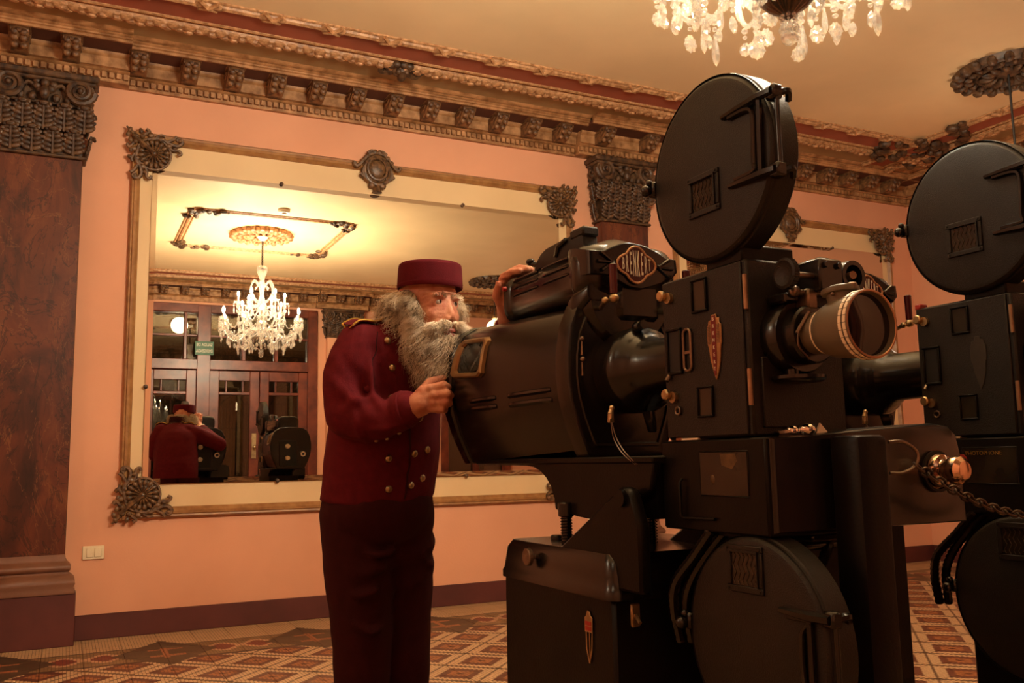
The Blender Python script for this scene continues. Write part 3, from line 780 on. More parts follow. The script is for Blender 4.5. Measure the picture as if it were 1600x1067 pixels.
    for k in range(6):
        a0 = 2*PI*(k+.1)/6
        for j in range(4):
            b_ = 2*PI*j/4+k; rx, ry = .25*math.cos(a0)+.046*math.cos(b_), .25*math.sin(a0)+.046*math.sin(b_)
            hang(math.hypot(rx, ry), math.atan2(ry, rx), .605, (1, 2, 3, 0)[j], .85)
        hang(.14, 2*PI*(k+.6)/6, .75, 1, .8)
    for k in range(12):
        a0 = 2*PI*(k+.85)/12
        for j, (r_, z_) in enumerate(((.44, .33), (.36, .27), (.28, .24), (.20, .225))):
            hang(r_, a0+.1*j, z_, (2, 0, 1, 2)[(j+k) % 4], rr.uniform(.9, 1.2))
    for k in range(12):
        a0 = 2*PI*(k+.35)/12
        G().tube(spline([(x+r*math.cos(b_), y+r*math.sin(b_), zb+z) for r, z, b_ in ((.455, .38, a0), (.40, .29, a0+.26), (.44, .40, a0+.52))], 6), .005, 5).build('bead_garland', M_crystal, root)
    for k in range(14): hang(.098, 2*PI*k/14, .20, (2, 0)[k % 2], .8)
    for k in range(8): hang(.022, 2*PI*k/8, .11, 2, .6)
    return root
chandelier(1.9, 1.93, 2.215, 'crystal chandelier with lit candle bulbs, hanging above the projectors')

def globe_pendant(x, y, z, r, label):
    root = empty('globe_lamp', (x, y, ZC), label, 'ceiling lamp')
    G().cyl((x, y, z+r+.05), (x, y, ZC-.04), .008, n=8).build('hanging_rod', M_iron, root)
    G().lathe([(0, .0), (.03, 0), (.05, .03), (.03, .07), (0, .075)], (x, y, z+r-.01), (0, 0, 1), 16).build('globe_cap', M_brass, root)
    G().ell((x, y, z), r, u=20, v=12).build('globe', M_globe, root, sharp=80)
globe_pendant(5.46, .45, 2.94, .12, 'lit opal globe lamp hanging nearer the entrance wall, seen in the mirror')
globe_pendant(5.8, 3.85, 2.80, .14, 'opal globe lamp on a rod from the far ceiling medallion, behind the right film magazine')

# ------------------------------------------------------------------ entrance wall, seen in the mirror
G1 = G(); G1.bb(XL, 1.0-.14, YO-.15, YO, 0, ZC); G1.bb(3.29, 5.3, YO-.15, YO, 0, ZC); G1.bb(6.5, XR, YO-.15, YO, 0, ZC); G1.bb(.86, 3.29, YO-.15, YO, 3.3, ZC); G1.bb(5.3, 6.5, YO-.15, YO, 2.62, ZC); G1.bb(5.3, 6.5, YO-.15, YO, 0, .66)
S(G1.build('wall_front', M_wall))
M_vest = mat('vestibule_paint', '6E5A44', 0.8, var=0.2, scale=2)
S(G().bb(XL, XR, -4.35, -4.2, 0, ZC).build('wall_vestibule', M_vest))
lamp('vestibule_fill', (-0.6, -2.8, 3.0), 12, WARM, 0.15)  # added unseen fill that brightens the space behind the panes
gl_ = empty('globe_lamp', (1.47, -2.2, ZC), 'round lit globe lamp seen in the mirror through the window over the side door', 'ceiling lamp')
G().cyl((1.47, -2.2, 3.31), (1.47, -2.2, ZC), .008, n=8).build('hanging_rod', M_iron, gl_)
G().ell((1.47, -2.2, 3.19), .125, u=20, v=12).build('globe', emit('bright_globe', (1, .93, .8), 9), gl_, sharp=80)
yf = YO
def wood(g, x0, x1, z0, z1, y0=YO-.09, y1=YO+.02, bev=.006): return g.bb(x0, x1, y0, y1, z0, z1, bev)
wf = S(empty('trim_entrance', (2, YO, 0)))
for (x0, x1, z0, z1) in ((.84, .93, 0, 3.34), (1.62, 1.80, 0, 3.34), (3.19, 3.33, 0, 3.34), (.84, 3.33, 2.43, 2.57), (.84, 3.33, 3.24, 3.36)):
    v_ = x1-x0 < .3
    wood(G(), x0, x1, z0, z1, YO-.12 if v_ else YO-.115, YO+.045 if v_ else YO+.038).build('door_frame', M_wood, wf)
for k, xs_ in enumerate(((.93, 1.62), (1.80, 3.19))):
    w_ = S(empty('window_%d' % (k+1), ((xs_[0]+xs_[1])/2, YO, 2.57)))
    n = 1 if k == 0 else 3
    for i in range(n+1):
        xc = xs_[0]+(xs_[1]-xs_[0])*((i+.0)/n) if k else (xs_[0], xs_[1])[i]
        if k == 0 and i == 0:
            wood(G(), 1.44, 1.48, 2.57, 3.24).build('mullion', M_wood, w_)
        elif 0 < i < n: wood(G(), xc-.025, xc+.025, 2.57, 3.24).build('mullion', M_wood, w_)
    wood(G(), xs_[0], xs_[1], 2.90, 2.93, YO-.07, YO-.01).build('glazing_bar', M_wood, w_)
    G().bb(xs_[0], xs_[1], YO-.05, YO-.044, 2.57, 3.24).build('pane', M_pane, w_)
def door(name, x0, x1, hand):
    d = S(empty(name, ((x0+x1)/2, YO, 0)))
    for (a, b_) in ((x0, x0+.13), (x1-.13, x1)): wood(G(), a, b_, .01, 2.42, YO-.07, YO+.0).build('stile', M_wood, d)
    for (za, zb_) in ((2.40-.12, 2.42), (.01, .62), (2.08, 2.12)):
        wood(G(), x0+.13, x1-.13, za, zb_, YO-.065, YO-.006).build('rail', M_wood, d)
    for xx in ((x0+.13+.1), (x1-.13-.1)): wood(G(), xx-.012, xx+.012, 2.12, 2.28, YO-.06, YO-.01).build('glazing_bar', M_wood, d)
    wood(G(), x0+.2, x1-.2, .15, .5, YO-.02, YO+.012, .02).build('door_panel', M_wood, d)
    G().bb(x0+.13, x1-.13, YO-.045, YO-.039, .62, 2.28).build('pane', M_pane, d)
    g = G()
    for k in range(9):
        xx = x0+.15+(x1-x0-.3)*k/8; g.cyl((xx, YO-.1, .64), (xx, YO-.1, 2.0), .007, n=6)
    for zz in (.7, 1.2, 1.6, 1.95): g.bb(x0+.13, x1-.13, YO-.106, YO-.094, zz, zz+.014)
    for s in (0, 1):
        xx = x0+.13 if s == 0 else x1-.13; sg = 1 if s == 0 else -1
        g.tube(spline([(xx, YO-.1, 1.7), (xx+sg*.04, YO-.1, 1.95), (xx+sg*.17, YO-.1, 2.07)], 4), .012, 6)
    g.build('grille', M_iron, d)
    if hand:
        xx = x1-.065 if hand > 0 else x0+.065
        G().bb(xx-.032, xx+.032, YO, YO+.008, 1.17, 1.53, .003).build('push_plate', M_brass, d)
        g = G(); g.cyl((xx, YO, 1.33), (xx, YO+.05, 1.33), .012, n=10); g.ell((xx, YO+.06, 1.33), .024, u=12, v=8); g.build('door_knob', M_brass, d)
        G().bb(x0+.02, x1-.02, YO, YO+.005, .05, .26, .002).build('kick_plate', M_brass, d)
    return d
door('door_1', .93, 1.62, 0); door('door_2', 1.80, 2.492, 1); door('door_3', 2.50, 3.19, -1)
sg = tag(G().bb(1.585, 1.84, YO+.046, YO+.058, 2.63, 2.825, .003).build('exit_sign', M_green), 'green emergency exit sign between the entrance doors, seen in the mirror', 'sign')
def text(s, loc, size, m, parent, name, rot, depth=.0015, align='CENTER', sx=1.0):
    cu = bpy.data.curves.new('t', 'FONT'); cu.body = s; cu.size = size; cu.extrude = depth; cu.align_x = align; cu.align_y = 'CENTER'; cu.resolution_u = 3
    o = bpy.data.objects.new('t', cu); C.objects.link(o); bpy.context.view_layer.update()
    me = bpy.data.meshes.new_from_object(o.evaluated_get(bpy.context.evaluated_depsgraph_get())); bpy.data.objects.remove(o); bpy.data.curves.remove(cu)
    me.transform(Mx.Diagonal((sx, 1, 1, 1))); me.materials.clear(); me.materials.append(m)
    return put(name, me, parent, Mx.Translation(loc) @ rot)
# rot so that text reads for someone who looks along -Y (at the entrance wall)
R_front = Mx(((-1, 0, 0, 0), (0, 0, 1, 0), (0, 1, 0, 0), (0, 0, 0, 1)))
text('SALIDA DE', (1.7125, YO+.0595, 2.775), .062, M_cuff, sg, 'sign_lettering', R_front, .001, sx=.72)
text('EMERGENCIA', (1.7125, YO+.0595, 2.685), .062, M_cuff, sg, 'sign_lettering', R_front, .001, sx=.60)
pilaster(3.46, 3.95, YO, .10, z0=2.95, ztop=3.40, base=True, shaft_mat=M_wall, fy=1)
w3 = S(empty('window_3', (5.9, YO, .66)))
for (x0, x1, z0, z1) in ((5.3, 5.42, .66, 2.62), (6.38, 6.5, .66, 2.62), (5.42, 6.38, 2.50, 2.62), (5.42, 6.38, .66, .78), (5.86, 5.94, .78, 2.5)):
    wood(G(), x0, x1, z0, z1, YO-.09, YO+.04).build('window_frame', M_wood, w3)
G().bb(5.42, 6.38, YO-.05, YO-.044, .78, 2.5).build('pane', M_pane, w3)
# ------------------------------------------------------------------ film projectors
def loft(g, secs, caps=True, closed=True):
    rows = [[g.bm.verts.new(V(p)) for p in s] for s in secs]
    n = len(rows[0])
    for a, b in zip(rows, rows[1:]):
        for i in range(n if closed else n-1):
            j = (i+1) % n; g.bm.faces.new((a[i], a[j], b[j], b[i]))
    if caps: g.bm.faces.new(rows[0][::-1]); g.bm.faces.new(rows[-1])
    return g
# letters that read for someone who looks along +X (side faces) or along +Y (front faces)
R_side = Mx(((0, 0, -1, 0), (-1, 0, 0, 0), (0, 1, 0, 0), (0, 0, 0, 1)))
R_face = Mx(((1, 0, 0, 0), (0, 0, -1, 0), (0, 1, 0, 0), (0, 0, 0, 1)))
def smooth_poly(pts, k=4):
    """closed Catmull-Rom through 2-D points"""
    n = len(pts); out = []
    for i in range(n):
        a, b, c, d = (V((*pts[(i+j-1) % n], 0)) for j in range(4))
        for q in range(k):
            t = q/k; p = 0.5*((2*b)+(c-a)*t+(2*a-5*b+4*c-d)*t*t+(3*b-a-3*c+d)*t**3); out.append((p.x, p.y))
    return out
def window(root, x, y0, y1, z0, z1, fr=.008, gm=None, name='window', d=.006, rim=None):
    """raised frame with smoked glass on a face that looks along -X"""
    g = G()
    for (a, b, c, e) in ((y0-fr, y1+fr, z1, z1+fr), (y0-fr, y1+fr, z0-fr, z0), (y0-fr, y0, z0, z1), (y1, y1+fr, z0, z1)):
        g.bb(x-d, x+.001, a, b, c, e, .0015)
    o = g.build(name+'_frame', rim or M_black, root)
    G().bb(x-.0015, x+.002, y0, y1, z0, z1).build(name+'_glass', gm or M_mica, o)
    return o
def magazine(root, name, cy, cz, r, wy, wz, arms, knob_a, x=1.143, depth=.066):
    body = G().lathe([(0, depth), (r-.006, depth), (r, depth-.006), (r, .016), (r-.004, .012), (r-.002, .006), (r-.002, .012), (0, .012)], (x, cy, cz), (1, 0, 0), 64).build(name, M_wrink, root, sharp=30)
    lid = G().lathe([(0, 0), (r-.020, 0), (r-.012, .002), (r-.006, .007), (r-.003, .013), (0, .013)], (x, cy, cz), (1, 0, 0), 64).build('magazine_door', M_wrink, body, sharp=25)
    g = G(); hw, hh = .037, .031
    for (a, b, c, e) in ((wy-hw-.012, wy+hw+.012, wz+hh, wz+hh+.012), (wy-hw-.012, wy+hw+.012, wz-hh-.012, wz-hh), (wy-hw-.012, wy-hw, wz-hh, wz+hh), (wy+hw, wy+hw+.012, wz-hh, wz+hh)):
        g.bb(x-.005, x+.002, a, b, c, e, .0015)
    g.bb(x-.0085, x+.002, wy-hw-.003, wy+hw+.003, wz+hh-.001, wz+hh+.003); g.bb(x-.0085, x+.002, wy-hw-.003, wy-hw, wz-hh, wz+hh)
    for sy in (-1, 1):
        for sz in (-1, 1): g.ell((x-.006, wy+sy*(hw+.006), wz+sz*(hh+.006)), .0025, u=6, v=4)
    g.build('window_frame', M_wrink, body)
    g = G(); g.bb(x-.0012, x+.002, wy-hw, wy+hw, wz-hh, wz+hh); g.build('window_pane', M_mica, body)
    g = G()
    for k in range(6):
        yy = wy-hw+.012*k+.006
        g.tube([(x-.002, yy+.004*math.sin(j*1.6), wz-hh+.002+2*(hh-.002)*j/8) for j in range(9)], .0008, 4)
    g.build('wire_mesh', M_wire, body, smooth=False)
    # cast hinge: two straps, an upright web and a hinge pin on the rim
    (ya, za, yb, zb), (yc, zc_, yd, zd) = arms; yr = cy-r
    g = G()
    for (p, q) in (((ya, za), (yb, zb)), ((yc, zc_), (yd, zd))):
        g.tube([(x-.003, p[0], p[1]), (x-.006, (p[0]+q[0])/2, (p[1]+q[1])/2), (x-.008, q[0], q[1]), (x-.004, yr-.006, q[1])], [.006, .0075, .009, .009], 6)
    s1 = 1 if za > zc_ else -1
    g.tube(spline([(x-.004, ya-.02, za-s1*.008), (x-.006, ya-.075, za-s1*.010), (x-.006, yb+.020, zb-s1*.032), (x-.006, yd+.020, zd+s1*.032), (x-.006, yc-.075, zc_+s1*.010), (x-.004, yc-.02, zc_+s1*.008)], 5), .0055, 6)
    g.tube([(x-.006, yb+.002, zb), (x-.006, yd+.002, zd)], .0065, 6)
    g.build('hinge_strap', M_gloss, body)
    g = G(); zm0, zm1 = min(zb, zd), max(zb, zd)
    g.cyl((x+.006, yr-.008, zm0-.01), (x+.006, yr-.008, zm1+.012), .005, n=10)
    for zz in (zm0, zm1):
        g.bb(x-.006, x+.018, yr-.014, yr+.012, zz-.014, zz+.014, .004)
        g.tube(spline([(x+.014, yr-.004, zz), (x+.032, yr-.010, zz+.004), (x+.046, yr+.004, zz-.006)], 4), .007, 6)
    g.build('hinge_pin', M_gloss, body)
    ky, kz = cy+r*math.cos(knob_a), cz+r*math.sin(knob_a)
    g = G(); g.bb(x-.006, x+.02, ky-.012, ky+.012, kz-.016, kz+.016, .004); g.ell((x-.014, ky+.004, kz-.004), (.012, .013, .013), u=12, v=8); g.ell((x-.006, ky+.002, kz+.014), .008, u=10, v=6)
    g.build('latch_knob', M_gloss, body)
    return body

def projector(label):
    P_ = empty('film_projector', (1.25, 1.7, 0), label, 'film projector', 'projectors')
    # ---- base cabinet
    o = G().bb(1.062, 1.50, 1.688, 2.222, 0.0, .705, .008).build('base_cabinet', M_black, P_)
    g = G(); poly = rrect(.46, .556, .03, 4, 0, 0)
    loft(g, [[(1.281+a*s, 1.955+b*s, z) for a, b in poly] for s, z in ((1.0, .698), (1.0, .716), (.985, .722), (.972, .745), (.955, .775), (.91, .793))])
    g.build('cabinet_lid', M_gloss, o, sharp=50)
    g = G(); g.cyl((1.062, 2.04, .762), (1.045, 2.04, .762), .006, n=10); g.cyl((1.046, 2.04, .762), (1.034, 2.04, .762), .022, .0215, n=24, bev=.002); g.bb(1.0335, 1.035, 2.028, 2.052, .757, .767); g.build('dial_knob', M_steel, o)
    for yy, xx in ((2.10, 1.16), (2.02, 1.22)):
        g = G(); g.cyl((xx, yy, .79), (xx, yy, .806), .020, n=20, bev=.003); g.build('filler_cap', M_gloss, o)
    g = G(); g.bb(1.104, 1.128, 1.683, 1.690, .640, .690, .003); g.cyl((1.116, 1.684, .665), (1.113, 1.664, .652), .005, .004, n=8); g.build('toggle_switch', M_brass, o)
    # dagger-shaped badge on the cabinet side
    yb_, zt, zb_ = 1.787, .664, .553
    g = G()
    for s in (-1, 1): g.tube([(1.060, yb_+s*.013, zt-.04), (1.059, yb_+s*.011, zb_+.03), (1.059, yb_, zb_)], .0018, 6)
    g.tube([(1.060, yb_, zt-.04), (1.060, yb_, zb_+.01)], .0012, 5)
    g.prism([(-.016, zt-.045), (.016, zt-.045), (.016, zt-.012), (.008, zt-.008), (.006, zt), (-.004, zt+.002), (-.010, zt-.010), (-.016, zt-.014)], (1.060, yb_, 0), -Y_, Z_, (-.0025, 0, 0), .0008)
    q = g.build('badge', M_brass, o)
    g = G()
    for zz in (zt-.026, zt-.037): g.bb(1.0565, 1.058, yb_-.012, yb_+.012, zz-.004, zz+.005)
    g.build('badge_enamel', M_redpaint, q)
    # ---- pedestal and front column
    G().bb(1.30, 1.64, 1.41, 1.62, 0, .86, .012).build('pedestal', M_black, P_)
    o = G().bb(1.286, 1.362, 1.20, 1.272, 0.0, 1.034, .010, 2).build('front_column', M_black, P_)
    g = G(); g.tube(spline([(1.358, 1.196, 1.020), (1.385, 1.190, 1.021), (1.412, 1.186, 1.008), (1.418, 1.184, .992), (1.408, 1.186, .974), (1.382, 1.190, .964), (1.356, 1.196, .964)], 5), .0032, 7); g.build('chain_ring', M_steel, o)
    # ---- A-frame arm, lamp table and levelling screws
    for xx in (1.075, 1.39):
        g = G(); g.prism([(1.955, .785), (1.69, .72), (1.60, .72), (1.60, .86), (1.628, .925), (1.645, .938), (1.675, .938), (1.692, .925)], (xx, 0, 0), Y_, Z_, (.03, 0, 0), .006)
        g.cyl((xx-.008, 1.66, .915), (xx+.038, 1.66, .915), .019, n=18)
        g.build('tilt_arm', M_black, P_)
    g = G()
    outer = [(2.50, 1.0), (2.50, .988), (2.20, .985)] + [(2.20-.16*math.sin(t), .985-.11*(1-math.cos(t))) for t in [PI/2*k/6 for k in range(1, 7)]] + [(1.93, .862), (1.86, .858), (1.80, .862), (1.76, .85), (1.70, .90), (1.62, .93), (1.60, 1.0)]
    for xx, w in ((1.12, .02), (1.36, .02)): g.prism(outer, (xx, 0, 0), Y_, Z_, (w, 0, 0), .003)
    g.bb(1.115, 1.385, 1.60, 2.52, .988, 1.004, .004)
    g.bb(1.14, 1.36, 1.62, 1.78, .87, .99); g.bb(1.14, 1.36, 1.90, 2.02, .87, .90)
    g.build('lamp_table', M_black, P_)
    for (yy, xx) in ((1.975, 1.115), (1.88, 1.30)):
        g = G(); g.cyl((xx, yy, .78), (xx, yy, .892), .013 if xx < 1.2 else .010, n=14); g.cyl((xx, yy, .86), (xx, yy, .895), .02, n=14, bev=.003)
        for k in range(10): g.tube([(xx+.0145*math.cos(a), yy+.0145*math.sin(a), .79+.007*k+.0006*j) for j, a in enumerate([2*PI*q/10 for q in range(11)])], .0012, 4)
        g.build('levelling_screw', M_gloss, P_)
    # ---- lamphouse
    base = [(.0, .215), (.06, .212), (.115, .205), (.158, .178), (.185, .125), (.198, .06), (.200, .0), (.193, -.055), (.172, -.12), (.142, -.185), (.132, -.203), (.0, -.203)]
    sec = base + [(-a, b) for a, b in base[-2:0:-1]]
    fine = []
    for (a, b), (c, d) in zip(sec, sec[1:]+sec[:1]): fine += [(a, b), ((a+c)/2, (b+d)/2)]
    sec = fine
    cx, cz = 1.243, 1.20
    def ring(y, s, sz=None): return [(cx+a*s, y, cz+b*(sz or s)) for a, b in sec]
    lh = loft(G(), [ring(1.93, .80, .86), ring(1.95, .84, .88), ring(2.54, .99, 1.0)]).build('lamphouse', M_gloss, P_, sharp=50)
    loft(G(), [ring(2.535, 1.0, 1.0), ring(2.54, 1.035, 1.02), ring(2.575, 1.055, 1.02), ring(2.585, 1.03, 1.0), ring(2.585, .9, .9)]).build('rear_rim', M_gloss, lh, sharp=35)
    loft(G(), [ring(1.885, .78, .92), ring(1.888, .82, .97), ring(1.90, .835, 1.0), ring(1.935, .85, 1.0), ring(1.945, .82, .96)]).build('front_flange', M_gloss, lh, sharp=30)
    g = G(); g.tube([(p[0], p[1], p[2]) for p in ring(1.886, .68, .82)], .006, 6, closed=True); g.build('flange_rib', M_gloss, lh)
    # rear door furniture, seen in the mirror
    g = G(); g.bb(1.12, 1.30, 2.585, 2.60, 1.02, 1.28, .006); g.build('rear_panel', M_wrink, lh)
    for zz in (1.10, 1.22):
        g = G(); g.cyl((1.20, 2.60, zz), (1.20, 2.64, zz), .024, .022, n=20, bev=.004); g.build('rear_knob', M_switch, lh)
    g = G(); g.cyl((1.36, 2.585, 1.14), (1.36, 2.61, 1.14), .034, n=24, bev=.004); g.build('meter', M_gloss, lh)
    G().lathe([(.014, 0), (.026, 0), (.026, .004), (.014, .004)], (1.36, 2.61, 1.14), (0, 1, 0), 24).build('meter_ring', M_cuff, lh)
    # curved side panel: louvres and peep window follow the surface
    def surf(y, z):
        s = .84+(y-1.95)/.59*.15; sz = .88+(y-1.95)/.59*.12; b = (z-cz)/sz; xs = None
        for (a0, b0), (a1, b1) in zip(sec, sec[1:]):
            if a0 > 0 and (b0-b)*(b1-b) <= 0 and abs(b1-b0) > 1e-9: xs = a0+(a1-a0)*(b-b0)/(b1-b0); break
        return cx-(xs if xs is not None else .19)*s
    for (ya, yb2, zz) in ((1.91+.06, 2.19, 1.172), (1.97, 2.19, 1.148), (2.26, 2.42, 1.172), (2.26, 2.42, 1.149)):
        g = G(); n = 8; pr = []
        for k in range(n+1):
            y = ya+(yb2-ya)*k/n; e = 0.25 if k in (0, n) else 1.0; x = surf(y, zz)
            pr.append([(x+.004, y, zz+.010), (x-.009*e, y, zz+.004), (x-.010*e, y, zz-.002), (x+.004, y, zz-.009)])
        loft(g, pr); g.build('louvre', M_gloss, lh)
    wpts = [(2.515, 1.365), (2.325, 1.352), (2.325, 1.235), (2.53, 1.250)]
    def wring(s, lift):
        cy_, cz_ = sum(p[0] for p in wpts)/4, sum(p[1] for p in wpts)/4; out = []
        for i in range(4):
            a, b = wpts[i], wpts[(i+1) % 4]
            for k in range(6):
                t_ = .10+.80*k/5; y = cy_+(a[0]+(b[0]-a[0])*t_-cy_)*s; z = cz_+(a[1]+(b[1]-a[1])*t_-cz_)*s
                out.append((surf(y, z)-lift, y, z))
        return out
    g = G(); loft(g, [wring(1.02, -.004), wring(1.0, .010), wring(.94, .014), wring(.80, .010), wring(.74, .001), wring(.72, -.002)], caps=False); o = g.build('peep_window_frame', mat('bronze_window_frame', '8E6C44', 0.35, metal=0.6, var=0.2, scale=30), lh, sharp=35)
    g = G(); q = wring(.75, .002); g.bm.faces.new([g.bm.verts.new(V(p)) for p in q]); g.build('peep_window_glass', mat('black_glass', (0.003, 0.0025, 0.002), 0.04), o, smooth=False)
    # front cone and snout towards the mechanism
    g = G(); g.lathe([(0, .0), (.100, 0), (.104, .02), (.105, .070), (.103, .082), (.097, .092), (.090, .098), (.086, .108), (.078, .118), (.072, .126), (.070, .136), (.066, .142), (.063, .30), (0, .30)], (1.25, 1.888, 1.212), (0, -1, 0), 48)
    g.ell((1.222, 1.79, 1.312), (.015, .018, .014), u=12, v=8); g.cyl((1.222, 1.79, 1.310), (1.222, 1.765, 1.314), .011, n=14)
    g.build('condenser_cone', M_gloss, P_, sharp=40)
    g = G(); g.prism([(0, -.02), (.0, .02), (.05, .012), (.05, -.012)], (1.235, 1.79, 1.11), X_*.2+Z_*-1, Y_, (.014, 0, 0), .003); g.build('dowser_lever', M_gloss, P_)
    g = G()
    for za, zb2 in ((1.29, 1.25), (1.24, 1.20)): g.cyl((1.118, 1.884, za), (1.118, 1.884, zb2), .004, n=8); g.ell((1.118, 1.88, za), .007, u=8, v=6)
    g.build('vent_lever', M_steel, lh)
    g = G(); g.cyl((1.104, 1.74, 1.089), (1.104, 1.74, 1.100), .007, .0065, n=14); g.cyl((1.104, 1.74, 1.100), (1.107, 1.74, 1.112), .007, .005, n=14); g.ell((1.1075, 1.74, 1.113), .0065, u=10, v=7); g.bb(1.098, 1.110, 1.735, 1.745, 1.080, 1.090, .001)
    o = g.build('binding_post', M_brass, P_)
    g = G()
    for e in (0, .012): g.tube(spline([(1.104, 1.74-e*.3, 1.082), (1.106, 1.73-e, 1.04), (1.112, 1.69-e, 1.00), (1.14, 1.64, .965)], 6), .0013, 6)
    g.build('wire', M_steel, o)
    # ---- upper hood with the name badge
    hood = [(1.118, 1.502), (1.161, 1.504), (1.180, 1.514), (1.208, 1.526), (1.233, 1.531), (1.275, 1.528), (1.30, 1.521), (1.328, 1.509), (1.348, 1.499), (1.377, 1.498), (1.380, 1.465), (1.363, 1.447), (1.335, 1.435), (1.311, 1.427), (1.27, 1.415), (1.231, 1.418), (1.194, 1.433), (1.173, 1.444), (1.119, 1.444)]
    hc = (1.252, 1.474)
    def hr(y, s, dz=0, sx=None): return [(hc[0]+(a-hc[0])*(sx or s), y, hc[1]+(b-hc[1])*s+dz) for a, b in hood]
    hd = loft(G(), [hr(1.836, .90), hr(1.836, .955), hr(1.8372, .985), hr(1.841, 1.0), hr(1.853, 1.05, .002, 1.01), hr(1.875, 1.13, .006, 1.02), hr(1.90, 1.20, .011, 1.025), hr(1.925, 1.22, .012, 1.025), hr(1.94, 1.12, .01, .98)]).build('lamp_hood', M_gloss, P_, sharp=32)
    g = G(); lob = []
    for k in range(48):
        a = 2*PI*k/48; r_ = max(1/math.hypot(math.cos(a)/.0575, math.sin(a)/.0300), 1/math.hypot(math.cos(a)/.0345, math.sin(a)/.0465))
        lob.append((r_*math.cos(a), r_*math.sin(a)))
    bo = (1.251, 1.837, 1.4735)
    g.prism(lob, bo, X_, Z_, (0, -.006, 0), .0015)
    bd = g.build('name_badge', M_bake, hd)
    g = G(); g.tube([(bo[0]+a*.985, 1.8305, bo[2]+b*.985) for a, b in lob], .0032, 6, closed=True); g.build('badge_rim', mat('pale_bronze', 'B98A66', 0.35, metal=0.5), bd)
    g = G(); hs = (.032, .047, .061, .071, .071, .062, .048, .033)
    for k, ch in enumerate('BRENKERT'):
        text(ch, (bo[0]-.0385+.011*k, 1.8305, bo[2]), .0118, M_cuff, bd, 'letter', R_face @ Mx.Diagonal((1, hs[k]/.0088, 1, 1)), .0012)
    for s, xo in ((-1, 1.185), (1, 1.318)):
        g = G()
        for dz in (-.017, 0, .017):
            g.tube([(xo, 1.833, 1.474+s*-.002), (xo+s*.044-(abs(dz)*.6*s), 1.833, 1.474+s*-.002+dz*1.3)], [.003, .0048], 6)
        g.ell((xo, 1.833, 1.474), .006, u=8, v=6)
        g.build('hood_ray', M_gloss, hd)
    # left shoulder and louvred top box
    def rr(y, x0, x1, z0, z1, r): return [((x0+x1)/2+a, y, (z0+z1)/2+b) for a, b in rrect(x1-x0, z1-z0, r, 5)]
    tb = loft(G(), [rr(1.842, 1.178, 1.35, 1.45, 1.492, .02), rr(1.844, 1.160, 1.36, 1.438, 1.505, .03), rr(1.850, 1.142, 1.372, 1.422, 1.516, .04), rr(1.860, 1.128, 1.384, 1.404, 1.525, .05), rr(1.875, 1.117, 1.391, 1.390, 1.531, .055), rr(1.892, 1.112, 1.394, 1.384, 1.534, .055), rr(1.912, 1.112, 1.394, 1.382, 1.534, .05), rr(1.920, 1.115, 1.391, 1.386, 1.530, .045), rr(1.925, 1.121, 1.387, 1.390, 1.524, .04), rr(2.33, 1.148, 1.36, 1.40, 1.533, .045), rr(2.35, 1.156, 1.35, 1.41, 1.526, .045)]).build('lamp_top_box', M_gloss, P_, sharp=35)
    loft(G(), [rr(2.335, 1.152, 1.358, 1.402, 1.538, .045), rr(2.345, 1.146, 1.365, 1.395, 1.543, .05), rr(2.37, 1.146, 1.365, 1.395, 1.543, .05), rr(2.38, 1.156, 1.354, 1.406, 1.532, .045)]).build('end_cap', M_gloss, tb, sharp=35)
    for k, z0 in enumerate((1.512, 1.491, 1.470)):
        for (ya, yb2) in ((1.945, 2.105), (2.135, 2.305)):
            pr = []
            for q in range(7):
                y = ya+(yb2-ya)*q/6; x = 1.121+(y-1.925)/.405*.027; z = z0-.006+(y-1.925)*.02; e = .3 if q in (0, 6) else 1
                pr.append([(x+.004, y, z+.006), (x-.006*e, y, z), (x-.006*e, y, z-.003), (x+.004, y, z-.007)])
            loft(G(), pr).build('louvre', M_gloss, tb)
    g = G(); g.lathe([(0, .012), (.006, .01), (.008, 0), (0, 0)], (1.147, 2.358, 1.50), (-1, 0, 0), 12); g.build('red_stud', M_redpaint, tb)  # small red dome on the side of the end cap
    g = G(); g.prism([(2.185, 1.52), (2.165, 1.545), (2.14, 1.560), (2.11, 1.568), (2.05, 1.571), (1.965, 1.573), (1.915, 1.571), (1.910, 1.52)], (1.148, 0, 0), Y_, Z_, (.045, 0, 0), .006, 2)
    ch = g.build('chimney', M_wrink, tb, sharp=40)
    g = G(); g.bb(1.145, 1.194, 1.906, 1.975, 1.558, 1.583, .005); g.build('chimney_cap', M_wrink, ch)
    g = G(); g.cyl((1.155, 2.17, 1.535), (1.15, 2.19, 1.542), .008, n=8); g.ell((1.147, 2.198, 1.549), (.012, .016, .010), u=10, v=7); g.build('damper_handle', M_gloss, ch); G().tube([(1.146, 2.05, 1.532), (1.142, 2.03, 1.556), (1.144, 1.99, 1.565)], .006, 6).build('chimney_latch', M_gloss, ch)
    # bent neck between hood and lamphouse, red handles
    g = G(); loft(g, [rr(1.86, 1.125, 1.18, 1.385, 1.425, .015), rr(1.90, 1.105, 1.185, 1.345, 1.41, .02), rr(1.93, 1.11, 1.19, 1.33, 1.40, .02)]); g.bb(1.20, 1.34, 1.85, 1.93, 1.33, 1.44, .02); g.lathe([(0, 0), (.115, 0), (.13, -.02), (.135, -.04), (0, -.04)], (1.25, 1.862, 1.40), (0, -1, 0), 36, a0=PI*.5, a1=PI*1.5)
    g.build('hood_neck', M_gloss, P_, sharp=40)
